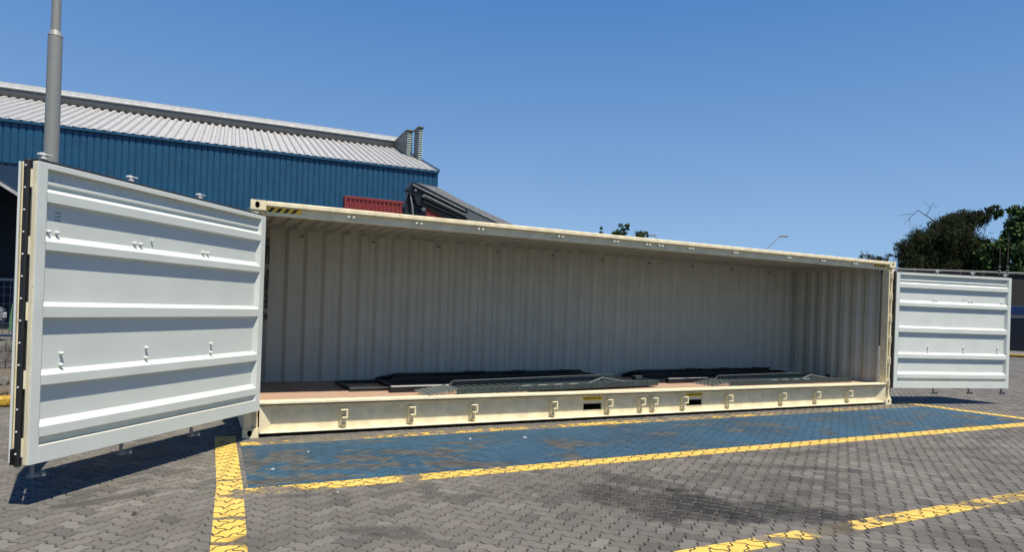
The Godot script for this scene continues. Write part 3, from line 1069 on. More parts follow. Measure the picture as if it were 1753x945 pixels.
func ramps() -> void:
	ramp("loading_ramp", "dark green steel ramp in the sun on the container floor, nearer the left door", M.green_steel, Vector3(2.36, 0.438, -0.10), 0.105, 4.35, 0.5, "green ramps on the sill")
	ramp("loading_ramp", "dark green steel ramp in the sun on the container floor, nearer the right end wall", M.green_steel, Vector3(7.80, 0.410, -0.42), 0.03, 3.9, 0.5, "green ramps on the sill")
	for k in 2:
		var x := 2.15 + k * 4.95
		var r := thing("black_ramp", ["black steel ramp in the shade along the rear wall, behind the left green ramp", "black steel ramp in the shade along the rear wall, behind the right green ramp"][k], "loading ramp", Vector3(x, FLOOR, -1.75), 0.03, "black ramps by the rear wall")
		var st := mb()
		extrude(st, V([[0.0, 0.0], [0.0, 0.06], [0.35, 0.115], [4.0, 0.125], [4.25, 0.07], [4.25, 0.0]]), 0.05)
		build("near_beam", st, M.black_steel, r)
		st = mb()
		extrude(st, V([[0.0, 0.0], [0.0, 0.06], [0.35, 0.13], [4.0, 0.135], [4.25, 0.07], [4.25, 0.0]]), 0.05, Transform3D(Basis(), Vector3(0, 0, -0.42)))
		build("far_beam", st, M.black_steel, r)
		for j in 12:
			st = mb()
			box(st, Vector3(0.2 + j * 0.33, 0.05, -0.368), Vector3(0.26 + j * 0.33, 0.09, -0.002), 0.003)
			build("rung", st, M.black_steel, r)
		for j in 3:
			st = mb()
			var bx: float = [1.5, 2.45, 3.45][j]
			extrude(st, V([[bx, 0.12], [bx + 0.06, 0.165], [bx + 0.3, 0.16], [bx + 0.36, 0.12]]), 0.08, Transform3D(Basis(), Vector3(0, 0, -0.30)))
			build("stop_block", st, M.black_steel, r)
		st = mb()
		tube(st, Vector3(0.1, 0.10, -0.15), Vector3(1.9, 0.15, -0.2), 0.018, 0.018, 6)
		tube(st, Vector3(2.6, 0.11, -0.1), Vector3(3.9, 0.15, -0.18), 0.018, 0.018, 6)
		build("stay_rod", st, M.black_steel, r)
	var f := thing("steel_frame", "small open frame of black square tube lying left of the left green ramp", "steel frame", Vector3(1.47, FLOOR, -0.95), 0.02)
	var bars := [[0, -0.05, 0.72, 0], [0, -1.0, 0.72, -0.95], [0, -0.95, 0.05, -0.05], [0.67, -0.95, 0.72, -0.05]]
	for b in bars:
		var st := mb()
		box(st, Vector3(b[0], 0.0, b[1]), Vector3(b[2], 0.05, b[3]), 0.004)
		build("frame_tube", st, M.black_steel, f)
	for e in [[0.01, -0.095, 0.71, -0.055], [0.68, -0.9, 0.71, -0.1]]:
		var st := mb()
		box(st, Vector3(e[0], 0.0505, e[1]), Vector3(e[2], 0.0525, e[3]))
		build("lit_edge", st, M.pale_steel, f)  # light edge lines of the frame tubes, laid on as pale strips
	for k in 2:
		var bm := thing("steel_beam", ["black steel box beam with bright top, left of the left green ramp", "black steel box beam with bright top, between the two green ramps"][k], "steel beam", [Vector3(2.0, FLOOR, -0.72), Vector3(7.28, FLOOR, -0.98)][k], 0.03, "box beams beside the ramps")
		var st := mb()
		box(st, Vector3(0, 0, -0.10), Vector3(1.0, 0.085, 0.0), 0.006)
		build("tube", st, M.black_steel, bm)
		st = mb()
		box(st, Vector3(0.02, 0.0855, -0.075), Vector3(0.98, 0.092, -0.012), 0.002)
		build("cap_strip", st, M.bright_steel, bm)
		st = mb()
		box(st, Vector3(-0.006, 0.01, -0.09), Vector3(-0.0005, 0.075, -0.01), 0.002)
		build("end_cap", st, M.black_steel, bm)

# ---------------------------------------------------------------- the crane behind

func crane() -> void:
	var c := thing("loader_crane", "folded black and grey truck loader crane rising behind the container's roof", "crane", Vector3(0, 0, -5.5))
	var P := Transform3D(Basis(), Vector3(0, 0, -0.15))
	var st := mb()
	extrude(st, V([[3.72, 4.39], [4.25, 4.343], [4.90, 4.078], [6.315, 3.626], [7.6, 3.21], [7.6, 3.05], [5.926, 3.618], [4.919, 3.962], [3.835, 4.354]]), 0.28, P)
	build("main_boom", st, M.crane_grey, c)
	st = mb()
	extrude(st, V([[4.93, 3.948], [5.89, 3.617], [7.4, 3.1], [7.4, 2.8], [4.97, 2.8]]), 0.26, Transform3D(Basis(), Vector3(0, 0, -0.145)))
	build("outer_boom", st, M.crane_dark, c)
	st = mb()
	extrude(st, V([[3.60, 4.384], [3.835, 4.346], [4.906, 3.944], [4.963, 3.831], [4.943, 3.643], [4.75, 3.5], [4.539, 3.632], [4.008, 3.856], [3.767, 3.897], [3.552, 4.249]]), 0.34, Transform3D(Basis(), Vector3(0, 0, -0.16)))
	build("boom_head", st, M.crane_black, c)
	st = mb()
	extrude(st, V([[3.593, 4.2], [3.5, 3.85], [3.565, 3.4], [3.73, 3.4], [3.70, 3.7], [3.70, 4.1]]), 0.2, P)
	build("knuckle_link", st, M.crane_black, c)
	st = mb()
	extrude(st, V([[3.77, 3.92], [4.0, 3.88], [4.02, 3.4], [3.80, 3.4]]), 0.2, P)
	build("knuckle_link", st, M.crane_black, c)
	st = mb()
	box(st, Vector3(3.3, 0.9, -0.35), Vector3(4.2, 3.4, 0.25), 0.05)
	build("crane_column", st, M.crane_black, c)
	st = mb()
	box(st, Vector3(2.9, 0.0, -0.9), Vector3(4.6, 0.9, 0.8), 0.06)
	build("crane_base", st, M.crane_black, c)
	for k in [[[3.863, 4.085], [4.895, 3.724], 0.05], [[3.83, 3.99], [4.86, 3.66], 0.03], [[3.62, 4.29], [4.86, 3.84], 0.028]]:
		st = mb()
		var z := 0.205
		tube(st, Vector3(k[0][0], k[0][1], z), Vector3(k[1][0], k[1][1], z), k[2], k[2], 10)
		build("hydraulic_cylinder", st, M.crane_black, c)
	for k in [[[3.62, 4.32], [4.86, 3.875]], [[3.88, 4.125], [4.87, 3.775]]]:
		st = mb()
		tube(st, Vector3(k[0][0], k[0][1], 0.24), Vector3(k[1][0], k[1][1], 0.24), 0.007, 0.007, 6)
		build("bright_edge", st, M.bright_steel, c)  # light edges of boom and cylinders, added as thin bright tubes
	st = mb()
	tube(st, Vector3(3.60, 4.15, 0.12), Vector3(3.64, 3.9, 0.16), 0.018, 0.018, 6)
	tube(st, Vector3(3.64, 3.9, 0.16), Vector3(3.69, 3.5, 0.16), 0.018, 0.018, 6)
	build("hose", st, M.fence_grey, c)
	for p in [[3.86, 4.09, 0.03], [3.88, 3.80, 0.045], [3.68, 4.2, 0.03], [4.90, 3.76, 0.05]]:
		st = mb()
		tube(st, Vector3(p[0], p[1], 0.1), Vector3(p[0], p[1], 0.27), p[2], p[2], 12)
		build("pivot_pin", st, M.crane_dark, c)
	# the red container beyond
	var r := thing("red_wall", "red corrugated metal wall showing above the cream container, left of the crane", "wall", Vector3(3.716, 0, -12.85))
	st = mb()
	var line := trapezoid(4.2, 0.139, 0.045, 0.02, 0.03)
	extrude(st, sheet(line, Vector2(0, -0.004)), 5.04, Transform3D(Basis(Vector3(1, 0, 0), Vector3(0, 0, 1), Vector3(0, 1, 0)), Vector3(0, 0.04, -0.01)))
	build("side_wall", st, M.red_paint, r)
	for y in [[0.0, 0.12], [5.10, 5.18]]:
		st = mb()
		box(st, Vector3(-0.03, y[0], -0.08), Vector3(4.23, y[1], 0.0), 0.005)
		build("rail", st, M.red_paint, r)
	for x in [-0.03, 4.17]:
		st = mb()
		box(st, Vector3(x, 0.12, -0.12), Vector3(x + 0.06, 5.10, 0.0), 0.005)
		build("corner_post", st, M.red_paint, r)
	st = mb()
	box(st, Vector3(-0.03, 0.0, -0.35), Vector3(4.23, 5.16, -0.125))
	build("shell", st, M.red_paint, r)

# ---------------------------------------------------------------- the blue hall

func hall() -> void:
	# local axes: x along the front (0 is its right-hand corner), z out of the front
	var h := thing("warehouse_hall", "large blue corrugated warehouse with grey ribbed roof, left behind the container", "warehouse", Vector3(11.041, 0, -25.192), -deg_to_rad(2.3))
	var W := 30.0
	var up := Basis(Vector3(1, 0, 0), Vector3(0, 0, 1), Vector3(0, 1, 0))
	var st := mb()
	for s in [[-W, -24.0, 0.0, 9.0], [-24.0, -18.0, 7.2, 9.0], [-18.0, 0.0, 0.0, 9.0]]:
		var line := trapezoid(s[1] - s[0], 0.27, 0.20, 0.022, 0.035)
		extrude(st, sheet(line, Vector2(0, -0.006)), s[3] - s[2], Transform3D(up, Vector3(s[0], s[2], 0)))
	build("wall_cladding", st, M.hall_blue, h)
	st = mb()
	box(st, Vector3(-W, 0, -19.2), Vector3(-24.05, 8.95, -0.05))
	box(st, Vector3(-17.95, 0, -19.2), Vector3(-0.02, 8.95, -0.05))
	box(st, Vector3(-24.05, 7.25, -19.2), Vector3(-17.95, 8.95, -0.05))
	box(st, Vector3(-24.05, 0, -19.2), Vector3(-17.95, 7.25, -8.0))
	build("hall_body", st, M.hall_dark_blue, h)
	st = mb()
	box(st, Vector3(-W, 8.93, -0.02), Vector3(0.06, 9.06, 0.10), 0.01)
	build("eaves_gutter", st, M.hall_blue, h)
	st = mb()
	box(st, Vector3(-0.04, 0, -0.05), Vector3(0.07, 8.93, 0.05), 0.01)
	build("corner_flashing", st, M.hall_blue, h)
	# canopy brace over the doorway
	st = mb()
	extrude(st, V([[-24.0, 6.55], [-19.5, 6.55], [-17.9, 5.52], [-17.9, 7.2], [-24.0, 7.2]]), 0.3, Transform3D(Basis(), Vector3(0, 0, -0.35)))
	build("door_head", st, M.hall_dark_blue, h)
	st = mb()
	extrude(st, V([[-24.0, 6.40], [-19.5, 6.40], [-17.9, 5.37], [-17.9, 5.52], [-19.5, 6.55], [-24.0, 6.55]]), 0.55, Transform3D(Basis(), Vector3(0, 0, -0.4)))
	build("door_canopy", st, M.roof_sheet, h)
	st = mb()
	extrude(st, V([[-19.05, 0.0], [-18.2, 0.0], [-18.2, 5.3], [-18.35, 5.3]]), 0.15, Transform3D(Basis(), Vector3(0, 0, -1.2)))
	for k in 24:
		extrude(st, V([[-18.75, 0.2 + k * 0.2], [-18.25, 0.2 + k * 0.2], [-18.25, 0.26 + k * 0.2], [-18.75, 0.26 + k * 0.2]]), 0.03, Transform3D(Basis(), Vector3(0, 0, -1.05)))
	build("green_shutter", st, M.green_tarp, h)
	# roof slopes
	var slope := 0.36
	var run := 9.6
	var rise := run * slope
	var long := sqrt(run * run + rise * rise)
	for side in [1.0, -1.0]:
		st = mb()
		var line := trapezoid(W + 0.1, 0.38, 0.13, 0.05, 0.10)
		var back := Vector3(0, rise, -run * side).normalized()
		var nor := Vector3(0, run, rise * side).normalized()
		extrude(st, sheet(line, Vector2(0, -0.01)), long, Transform3D(Basis(Vector3(1, 0, 0), nor, back), Vector3(-W, 9.08, 0.12 if side > 0 else -19.3)))
		build("roof_slope", st, M.roof_sheet, h)
		st = mb()
		var T := Transform3D(Basis(Vector3(1, 0, 0), nor, back), Vector3(0.02, 9.04, 0.1 if side > 0 else -19.3))
		box(st, Vector3(0, -0.1, 0), Vector3(0.10, 0.10, long), 0.0, T)
		build("verge_trim", st, M.hall_blue, h)
	st = mb()
	extrude(st, V([[0.0, 9.0], [9.6, 9.0 + rise - 0.15], [19.2, 9.0]]), 0.05, Transform3D(Basis(Vector3(0, 0, -1), Vector3(0, 1, 0), Vector3(1, 0, 0)), Vector3(-0.06, 0, 0)))
	build("gable", st, M.hall_blue, h)
	# ridge ventilator
	var side_t := Transform3D(Basis(Vector3(0, 0, -1), Vector3(0, 1, 0), Vector3(1, 0, 0)), Vector3(-W, 0, 0))
	st = mb()
	extrude(st, V([[8.5, 11.7], [8.5, 12.3], [10.7, 12.3], [10.7, 11.7]]), W - 0.35, side_t)
	build("ventilator_throat", st, M.vent_grey, h)
	st = mb()
	extrude(st, V([[8.05, 11.98], [7.92, 12.05], [7.86, 12.2], [7.88, 12.36], [8.2, 12.36], [8.2, 12.0]]), W - 0.3, side_t)
	build("ventilator_side", st, M.vent_grey, h)
	st = mb()
	extrude(st, V([[7.82, 12.37], [7.78, 12.40], [7.80, 12.50], [7.90, 12.53], [7.89, 12.57], [8.05, 12.64], [8.04, 12.68], [8.35, 12.78], [8.34, 12.82], [8.9, 12.93], [9.6, 12.98], [10.8, 12.8], [11.3, 12.37]]), W - 0.25, side_t)
	build("ventilator_hood", st, M.roof_white, h)
	# louvred end towers
	for k in 2:
		var x0: float = [-0.56, -0.14][k]
		var x1: float = [-0.20, 0.12][k]
		var t0: float = [4.62, 3.5][k]
		var yb: float = 9.0 + t0 * slope - 0.4
		var yt: float = [12.30, 12.28][k]
		st = mb()
		box(st, Vector3(x0, yb, -t0 - 0.06), Vector3(x1, yt, -t0 - (4.6 if k == 0 else 1.0)), 0.01)
		var tw := build("ventilator_end", st, M.vent_grey, h)
		st = mb()
		box(st, Vector3(x0 - 0.06, yt, -t0 + 0.1), Vector3(x1 + 0.06, yt + 0.06, -t0 - (4.7 if k == 0 else 1.1)), 0.01)
		build("end_cap", st, M.vent_grey, tw)
		var y := yb
		while y < yt - 0.1:
			st = mb()
			extrude(st, V([[0.0, 0.0], [0.09, -0.075], [0.10, -0.06], [0.0, 0.015]]), x1 - x0 - 0.02, Transform3D(Basis(Vector3(0, 0, 1), Vector3(0, 1, 0), Vector3(1, 0, 0)), Vector3(x0 + 0.01, y + 0.1, -t0 - 0.058)))
			build("louvre_blade", st, M.louvre, tw)
			y += 0.13

# ---------------------------------------------------------------- the rest

func posts() -> void:
	var p := thing("lamp_post", "tall stepped galvanised steel post rising behind the left door", "lamp post", Vector3(-2.83, 0, -4.92))
	var st := mb()
	tube(st, Vector3.ZERO, Vector3(0, 6.04, 0), 0.120, 0.106, 28)
	build("lower_shaft", st, M.galvanised, p)
	st = mb()
	tube(st, Vector3(0, 6.04, 0), Vector3(0, 6.14, 0), 0.110, 0.070, 28)
	build("collar", st, M.galvanised, p)
	st = mb()
	tube(st, Vector3(0, 6.14, 0), Vector3(0, 9.6, 0), 0.072, 0.058, 24)
	build("upper_shaft", st, M.galvanised, p)
	st = mb()
	box(st, Vector3(-0.2, 0, -0.2), Vector3(0.2, 0.03, 0.2), 0.004)
	build("base_plate", st, M.galvanised, p)
	for k in 2:
		var s := thing("street_lamp", ["far street lamp whose head points left, above the container roof beside small trees", "far street lamp with a long slanted arm pointing right, above the container roof"][k], "street lamp", [Vector3(34.6, 0, -35.6), Vector3(38.6, 0, -28.06)][k], YAW, "street lamps beyond the container")
		var tops := [[[0, 7.3], [-0.28, 8.33], [-0.75, 8.40]], [[0, 6.7], [1.30, 7.98], [1.9, 8.05]]]
		var q = tops[k]
		st = mb()
		tube(st, Vector3.ZERO, Vector3(0, q[0][1], 0), 0.09, 0.06, 12)
		build("pole", st, M.galvanised, s)
		st = mb()
		tube(st, Vector3(0, q[0][1], 0), Vector3(q[1][0], q[1][1], 0), 0.034, 0.028, 10)
		build("arm", st, M.galvanised, s)
		st = mb()
		box(st, Vector3(q[1][0], q[1][1] - 0.025, -0.08), Vector3(q[2][0], q[2][1] + 0.02, 0.08), 0.02)
		build("lamp_head", st, M.fence_grey, s)

func litter() -> void:
	# scraps of paper and plastic on the bay
	var spots := [[0.18, 1.62, "small white paper scrap on the blue bay, nearest its left end"], [0.62, 0.95, "small white paper scrap on the blue bay near the container's left corner"], [2.62, 0.82, "small white paper scrap on the blue bay below the third lock keeper"], [0.62, 2.62, "thin pale splinter on the grey pavers below the yellow line"], [3.35, 0.92, "pale crumpled film on the blue bay below the fork pocket"], [-0.93, 2.72, "dark pebble on the grey pavers left of the yellow line"], [3.05, 3.32, "dark flat clod on the grey pavers right of the stained patch"]]
	for k in spots.size():
		var q = spots[k]
		var st := mb()
		var n := 7
		var r0: float = [0.020, 0.017, 0.018, 0.014, 0.03, 0.022, 0.04][k]
		for i in n:
			var a0 := TAU * i / n
			var a1 := TAU * (i + 1) / n
			var p0 := Vector3(cos(a0) * r0 * (1.0 + 0.4 * sin(i * 2.3)), 0.0, sin(a0) * r0 * 0.6)
			var p1 := Vector3(cos(a1) * r0 * (1.0 + 0.4 * sin(((i + 1) % n) * 2.3)), 0.0, sin(a1) * r0 * 0.6)
			tri(st, Vector3(0, 0.012 + 0.008 * (k % 3), 0), p0, p1)
			tri(st, p1, p0, Vector3(0, -0.001, 0))
		var o := build(numbered("scrap" if k < 5 else "clod"), st, M.booth_white if k < 5 else M.bark)
		o.position = Vector3(q[0], 0.004, q[1])
		o.rotation.y = k * 1.3
		tag(o, q[2], "litter" if k < 5 else "stone", "scraps on the paving" if k < 5 else "")

func far_left() -> void:
	var st := mb()
	box(st, Vector3(-12, 0.0, -3.55), Vector3(-2.0, 0.14, -3.25), 0.03)
	var k := build("yellow_kerb", st, M.kerb_yellow)
	k.set_meta("kind", "structure")
	st = mb()
	quad(st, Vector3(-12, 0.10, -8.0), Vector3(-2.0, 0.10, -8.0), Vector3(-2.0, 0.10, -3.55), Vector3(-12, 0.10, -3.55))
	structure("planting_bed", st, M.dirt)
	var w := thing("block_wall", "low grey block wall with blue wire fence on top, left of the left door", "wall", Vector3(-12, 0, -8.2))
	for r in 3:
		for j in 20:
			st = mb()
			var x := j * 0.42 + (0.21 if r % 2 else 0.0)
			box(st, Vector3(x + 0.004, 0.02 + r * 0.21, -0.1), Vector3(x + 0.412, 0.222 + r * 0.21, 0.1), 0.006)
			build("block", st, M.concrete, w)
	for j in 6:
		st = mb()
		box(st, Vector3(0.3 + j * 1.55, 0.66, -0.03), Vector3(0.36 + j * 1.55, 1.95, 0.03), 0.004)
		build("fence_post", st, M.fence_blue, w)
	for y in [0.75, 1.9]:
		st = mb()
		box(st, Vector3(0.1, y, -0.024), Vector3(8.6, y + 0.05, 0.024), 0.004)
		build("fence_rail", st, M.fence_blue, w)
	st = mb()
	for j in 80:
		box(st, Vector3(0.12 + j * 0.105, 0.8, -0.004), Vector3(0.128 + j * 0.105, 1.9, 0.004))
	for j in 6:
		box(st, Vector3(0.1, 0.92 + j * 0.17, -0.003), Vector3(8.6, 0.928 + j * 0.17, 0.0045))
	build("fence_mesh", st, M.fence_blue, w)
	# rubble and dry weeds on the bed
	var stones := ["pale angular broken stone, nearest the yellow kerb", "small brown clod on the dirt bed, nearest the block wall", "largest pale broken stone on the dirt bed", "flat brown clod on the dirt bed beside the left door", "small pale stone in the middle of the dirt bed", "brown lump leaning on the yellow kerb"]
	var lie := [[-3.35, -4.0], [-4.1, -7.5], [-3.55, -5.2], [-3.3, -6.4], [-3.7, -6.0], [-3.15, -3.75]]
	for j in 6:
		st = mb()
		var at := Vector3(lie[j][0], 0.10, lie[j][1])
		var s: float = [0.1, 0.07, 0.17, 0.12, 0.06, 0.09][j]
		box(st, Vector3(-s, -0.02, -s * 0.7), Vector3(s, s * 1.1, s * 0.7), s * 0.45, Transform3D(Basis(Vector3(0.3, 1, 0.2).normalized(), rng.randf() * 6.0), Vector3.ZERO))
		var o := build(numbered("rubble_stone"), st, M.dirt if j % 2 else M.concrete)
		o.position = at
		tag(o, stones[j], "stone", "stones on the dirt bed")
	# a truck parked by the hall
	var t := thing("parked_truck", "grey pickup truck with barred grille parked before the hall, behind the wire fence", "truck", Vector3(-6.75, 0, -19.2), -0.2)
	st = mb()
	extrude(st, V([[0.0, 0.5], [0.0, 1.05], [-0.15, 1.15], [-1.2, 1.22], [-1.3, 1.2], [-5.0, 1.2], [-5.0, 0.5]]), 1.8, Transform3D(Basis(), Vector3(0, 0, -0.9)))
	build("body", st, M.car_grey, t)
	st = mb()
	extrude(st, V([[-1.25, 1.22], [-1.9, 1.75], [-3.1, 1.78], [-3.3, 1.22]]), 1.6, Transform3D(Basis(), Vector3(0, 0, -0.8)))
	build("cab", st, M.car_grey, t)
	st = mb()
	extrude(st, V([[-1.5, 1.28], [-1.95, 1.68], [-3.0, 1.70], [-3.15, 1.28]]), 0.01, Transform3D(Basis(), Vector3(0, 0, 0.801)))
	build("side_window", st, M.car_glass, t)
	st = mb()
	box(st, Vector3(-0.05, 0.38, -0.92), Vector3(0.12, 0.6, 0.92), 0.03)
	build("bumper", st, M.car_dark, t)
	for y in [0.68, 0.78, 0.88, 0.98]:
		st = mb()
		box(st, Vector3(0.001, y, -0.6), Vector3(0.04, y + 0.045, 0.6), 0.01)
		build("grille_bar", st, M.bright_steel, t)
	for z in [-0.78, 0.78]:
		st = mb()
		box(st, Vector3(0.001, 0.75, z - 0.12), Vector3(0.05, 0.95, z + 0.12), 0.03)
		build("headlight", st, M.bright_steel, t)
	for x in [-0.85, -4.1]:
		for z in [-0.82, 0.82]:
			st = mb()
			tube(st, Vector3(x, 0.38, z - 0.12), Vector3(x, 0.38, z + 0.12), 0.38, 0.38, 22)
			var wh := build("wheel", st, M.black_rubber, t)
			st = mb()
			tube(st, Vector3(x, 0.38, z - 0.125), Vector3(x, 0.38, z + 0.125), 0.2, 0.2, 16)
			build("rim", st, M.bright_steel, wh)

func far_right() -> void:
	# fence across the far right
	var A := Vector3(42.3, 0, -21.85)
	var B := Vector3(54.0, 0, -16.1)
	var f := thing("tall_fence", "tall dark netted fence with a pale top rail, beyond the right door", "fence", A, -atan2((B - A).z, (B - A).x))
	var L := A.distance_to(B)
	for j in 9:
		var st := mb()
		box(st, Vector3(j * L / 8 - 0.06, 0, -0.06), Vector3(j * L / 8 + 0.06, 5.55, 0.06), 0.01)
		build("fence_post", st, M.fence_grey, f)
	var st := mb()
	box(st, Vector3(0, 5.40, 0.065), Vector3(L, 5.52, 0.14), 0.01)
	build("top_rail", st, M.fence_grey, f)
	st = mb()
	box(st, Vector3(0, 0.0, -0.02), Vector3(L, 5.35, 0.0))
	build("shade_net", st, mat("shade_net", lin(0.03, 0.032, 0.028), 0.9, "strong", 0.8), f)
	# guard booth
	var b := thing("guard_booth", "white guard booth with a blue roof band, behind the right door", "booth", Vector3(46.5, 0, -13.2), -0.455 - 0.75)
	st = mb()
	box(st, Vector3(-2.2, 0.12, -2.5), Vector3(3.5, 2.4, 0.0))
	build("wall", st, M.booth_white, b)
	st = mb()
	box(st, Vector3(-2.5, 2.4, -2.8), Vector3(3.8, 2.95, 0.35), 0.02)
	build("roof_band", st, M.booth_blue, b)
	st = mb()
	box(st, Vector3(-1.7, 0.13, 0.003), Vector3(-0.55, 2.2, 0.03))
	build("door", st, M.car_dark, b)
	st = mb()
	box(st, Vector3(0.1, 0.9, 0.003), Vector3(1.8, 2.0, 0.05))
	var wi := build("window", st, M.roof_white, b)
	st = mb()
	box(st, Vector3(0.2, 1.0, 0.051), Vector3(1.7, 1.9, 0.06))
	build("pane", st, M.car_glass, wi)
	st = mb()
	box(st, Vector3(-6, 0.0, -0.3), Vector3(8, 0.13, 0.0), 0.03)
	var k := build("yellow_kerb_far", st, M.kerb_yellow)
	k.name = "kerb"
	k.position = Vector3(40.2, 0, -11.4)
	k.rotation.y = -0.455 - 0.75
	k.set_meta("kind", "structure")
	st = mb()
	box(st, Vector3(-6, 0.0, -14), Vector3(8, 0.12, -0.31))
	k = build("sidewalk", st, M.concrete)
	k.position = Vector3(40.2, 0, -11.4)
	k.rotation.y = -0.455 - 0.75
	k.set_meta("kind", "structure")
	# two slim poles
	for j in 2:
		var p := thing("utility_pole", ["slim grey utility pole above the right door, left one of the pair", "slim grey utility pole above the right door, taller right one of the pair"][j], "pole", [Vector3(42.4, 0, -13.55), Vector3(42.55, 0, -13.2)][j], 0.0, "slim poles above the right door")
		st = mb()
		tube(st, Vector3.ZERO, Vector3(0, [6.3, 7.1][j], 0), 0.042, 0.026, 10)
		build("shaft", st, M.bark, p)
		for q in 3:
			st = mb()
			box(st, Vector3(-0.07, 4.75 + q * 0.2, -0.06), Vector3(0.07, 4.80 + q * 0.2, 0.06), 0.02)
			build("insulator", st, M.fence_grey, p)

func leaf_material(called: String, c: Color) -> StandardMaterial3D:
	var m := mat(called, Color.WHITE, 0.9, "", 1.0, 0.0, 0.15)
	m.vertex_color_use_as_albedo = true
	m.backlight_enabled = true
	m.backlight = Color(c.r, c.g, c.b) * 0.6
	m.cull_mode = BaseMaterial3D.CULL_DISABLED
	return m

# leaves in clumps through a crown; clumps are [centre, radii, count]
func crown(parent: Node3D, clumps: Array, size: Vector2, base: Vector3, m: Material, droop: float) -> void:
	var st := mb()
	for c in clumps:
		var ctr: Vector3 = c[0]
		var rad: Vector3 = c[1]
		var left := int(c[2])
		while left > 0:
			var v := Vector3(rng.randfn(), rng.randfn(), rng.randfn()).normalized() * pow(rng.randf(), 0.4) * rng.randf_range(0.85, 1.12)
			var tuft := ctr + v * rad
			var tr := rng.randf_range(0.16, 0.42) * clampf(rad.x, 0.35, 1.2)
			var shade := rng.randf_range(0.6, 1.4)
			var hang := droop * rng.randf_range(0.5, 2.6)
			for k in 46:
				left -= 1
				var w := Vector3(rng.randfn(), rng.randfn(), rng.randfn()) * 0.5
				var p := tuft + Vector3(w.x * tr, (w.y - absf(w.y) * hang * 0.5) * tr * (1.0 + hang), w.z * tr)
				var s := rng.randf_range(0.6, 1.3)
				var dir := Vector3(rng.randf_range(-1, 1), rng.randf_range(-1, 1) - droop * 2.0, rng.randf_range(-1, 1)).normalized()
				var side := dir.cross(Vector3(rng.randf_range(-1, 1), rng.randf_range(-1, 1), rng.randf_range(-1, 1))).normalized()
				var tone := shade * rng.randf_range(0.88, 1.12)
				st.set_color(Color(base.x * tone * rng.randf_range(0.9, 1.15), base.y * tone, base.z * tone))
				var a := p - side * size.x * s * 0.5
				var b := p + side * size.x * s * 0.5
				var e := p + dir * size.y * s
				tri(st, p - dir * size.y * s * 0.5, a, e)
				tri(st, p - dir * size.y * s * 0.5, e, b)
	build("crown", st, m, parent)

func limbs(parent: Node3D, list: Array) -> void:
	for l in list:
		var st := mb()
		tube(st, l[0], l[1], l[2], l[3], 8)
		build(l[4], st, M.bark, parent)

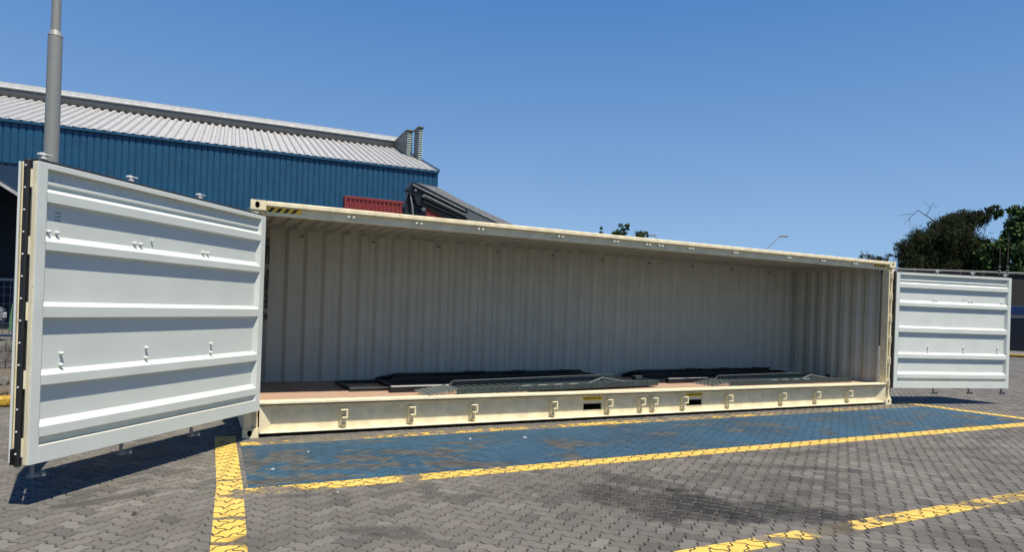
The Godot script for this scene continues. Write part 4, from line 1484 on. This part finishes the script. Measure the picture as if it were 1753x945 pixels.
func trees() -> void:
	var dark := leaf_material("dark_leaves", Color(0.2, 0.3, 0.1))
	var fresh := leaf_material("fresh_leaves", Color(0.3, 0.45, 0.15))
	var face := YAW
	# positions across the picture: right is the local x of each tree
	var t := thing("pepper_tree", "large dark drooping tree standing behind the right door and fence", "tree", Vector3(53.6, 0, -23.2), face)
	limbs(t, [[Vector3(0.3, 0, 0), Vector3(0.5, 4.5, 0), 0.45, 0.3, "trunk"], [Vector3(0.5, 4.5, 0), Vector3(-0.3, 8.4, 0.2), 0.28, 0.14, "limb"], [Vector3(-0.3, 8.4, 0.2), Vector3(-1.2, 9.9, 0.3), 0.085, 0.05, "limb"], [Vector3(-1.2, 9.9, 0.3), Vector3(-2.6, 10.7, 0.4), 0.045, 0.022, "limb"],
		[Vector3(-2.6, 10.7, 0.4), Vector3(-3.7, 9.6, 0.5), 0.03, 0.012, "branch"], [Vector3(-1.9, 10.3, 0.35), Vector3(-1.3, 11.4, 0.3), 0.03, 0.012, "branch"], [Vector3(0.5, 4.5, 0), Vector3(2.0, 9.6, 0.2), 0.25, 0.08, "limb"], [Vector3(2.0, 9.6, 0.2), Vector3(3.3, 11.0, 0.2), 0.07, 0.02, "branch"],
		[Vector3(0.5, 4.2, 0), Vector3(-2.8, 7.0, 0.2), 0.2, 0.06, "limb"], [Vector3(0.6, 4.2, 0), Vector3(3.6, 7.6, 0.2), 0.2, 0.05, "limb"], [Vector3(2.2, 9.0, 0.3), Vector3(4.0, 7.9, 0.6), 0.03, 0.01, "branch"], [Vector3(-3.0, 10.4, 0.4), Vector3(-4.3, 10.2, 0.5), 0.02, 0.008, "branch"], [Vector3(-3.3, 10.1, 0.45), Vector3(-3.2, 9.0, 0.5), 0.015, 0.006, "branch"], [Vector3(-1.5, 10.9, 0.3), Vector3(-2.2, 11.5, 0.3), 0.015, 0.006, "branch"], [Vector3(-1.4, 11.2, 0.3), Vector3(-0.9, 11.0, 0.3), 0.014, 0.006, "branch"], [Vector3(3.8, 7.8, 0.3), Vector3(5.0, 8.2, 0.4), 0.02, 0.007, "branch"], [Vector3(4.6, 8.1, 0.4), Vector3(5.3, 7.3, 0.5), 0.014, 0.006, "branch"]])
	var cl := []
	for q in [[-3.2, 7.6, 1.1, 0.95], [-2.3, 8.6, 1.1, 0.8], [-3.4, 6.3, 0.9, 1.0], [-2.0, 6.6, 1.5, 1.5], [-0.6, 7.4, 1.5, 1.5], [0.9, 8.6, 1.3, 1.5], [0.3, 9.9, 1.1, 0.7], [1.6, 10.3, 1.2, 0.7], [2.5, 10.3, 0.7, 0.55], [3.15, 10.9, 0.35, 0.4], [1.0, 6.6, 1.6, 1.6], [2.6, 7.4, 1.4, 1.4], [3.6, 7.8, 0.8, 0.9], [3.8, 6.4, 0.9, 1.3], [4.6, 5.6, 0.7, 1.1], [4.4, 7.2, 0.6, 0.8], [5.0, 4.6, 0.8, 1.2], [2.2, 6.0, 1.6, 1.3], [-0.2, 5.8, 1.6, 1.3], [-1.2, 5.2, 1.8, 1.3], [1.6, 5.0, 1.8, 1.3], [3.6, 4.9, 1.4, 1.2], [-3.2, 4.8, 1.2, 1.2], [0.4, 3.6, 3.6, 1.3], [-0.9, 8.7, 0.9, 0.9], [-0.6, 9.6, 0.6, 0.6], [-1.6, 8.0, 1.1, 0.9], [3.9, 5.6, 1.0, 1.2]]:
		cl.append([Vector3(q[0] * 0.93 + 0.25, q[1], rng.randf_range(-0.8, 0.8)), Vector3(q[2] * 0.85, q[3], 1.3), 4600 * q[2] * q[3] + 500])
	crown(t, cl, Vector2(0.045, 0.15), Vector3(0.034, 0.042, 0.020), dark, 0.7)
	t = thing("leafy_tree", "green broad leaved tree at the right edge, behind the two slim poles", "tree", Vector3(55.6, 0, -19.6), face)
	t.scale = Vector3.ONE * 1.18
	limbs(t, [[Vector3(1.2, 0, 0), Vector3(1.0, 4.0, 0), 0.3, 0.2, "trunk"], [Vector3(1.0, 4.0, 0), Vector3(0.4, 8.0, 0), 0.18, 0.06, "limb"], [Vector3(1.0, 4.0, 0), Vector3(2.4, 8.6, 0), 0.18, 0.06, "limb"]])
	cl = []
	for q in [[0.9, 8.6, 0.9, 0.9], [1.9, 9.2, 1.0, 0.8], [0.3, 7.6, 0.8, 0.8], [1.4, 7.4, 1.3, 1.1], [-0.5, 6.5, 0.7, 0.6], [-1.5, 6.3, 0.55, 0.4], [-1.0, 5.4, 0.9, 0.8], [0.6, 6.0, 1.2, 1.1], [-0.25, 8.9, 0.28, 0.22], [2.2, 6.5, 1.3, 1.4], [3.0, 8.0, 1.0, 1.3], [0.0, 4.6, 1.4, 0.9], [2.0, 4.6, 1.5, 1.0]]:
		cl.append([Vector3(q[0], q[1], rng.randf_range(-0.6, 0.6)), Vector3(q[2], q[3], 0.9), 1900 * q[2] * q[3] + 160])
	crown(t, cl, Vector2(0.13, 0.18), Vector3(0.048, 0.082, 0.030), dark, 0.1)
	# far small trees
	var spec := [
		["far_tree", "small dark tree left of the large drooping tree, far off", Vector3(66.0, 0, -38.5), [[0.2, 8.0, 1.6, 1.0], [-1.5, 7.6, 1.0, 0.7], [1.6, 8.2, 1.0, 0.9], [0.0, 6.5, 2.4, 1.2]], Vector3(0.045, 0.05, 0.03)],
		["far_tree", "far leafy tree top showing above the roof, taller of the two by the street lamp", Vector3(34.7, 0, -41.2), [[0.0, 9.2, 0.55, 0.75], [0.45, 9.4, 0.3, 0.7], [-0.35, 8.9, 0.5, 0.6], [0.0, 7.7, 1.4, 1.1]], Vector3(0.05, 0.085, 0.03)],
		["far_tree", "far leafy tree top showing above the roof, lower one beside the street lamp", Vector3(36.0, 0, -40.4), [[0.0, 8.7, 0.9, 0.5], [0.9, 8.65, 0.4, 0.6], [-0.9, 8.4, 0.6, 0.5], [0.0, 7.0, 1.6, 1.2]], Vector3(0.05, 0.08, 0.03)],
		["far_tree", "tiny far tree tip just above the roof, left of the other far trees", Vector3(33.0, 0, -41.9), [[0.0, 9.0, 0.22, 0.55], [1.2, 8.95, 0.2, 0.35], [0.4, 7.8, 1.2, 0.8]], Vector3(0.05, 0.075, 0.035)],
	]
	for s in spec:
		t = thing(s[0], s[1], "tree", s[2], face, "far trees beyond the container")
		limbs(t, [[Vector3(0, 0, 0), Vector3(0, 7.5, 0), 0.25, 0.08, "trunk"]])
		cl = []
		for q in s[3]:
			cl.append([Vector3(q[0], q[1], 0), Vector3(q[2], q[3], q[2]), 700 * q[2] * q[3] + 120])
		crown(t, cl, Vector2(0.11, 0.17), s[4], fresh, -0.1)
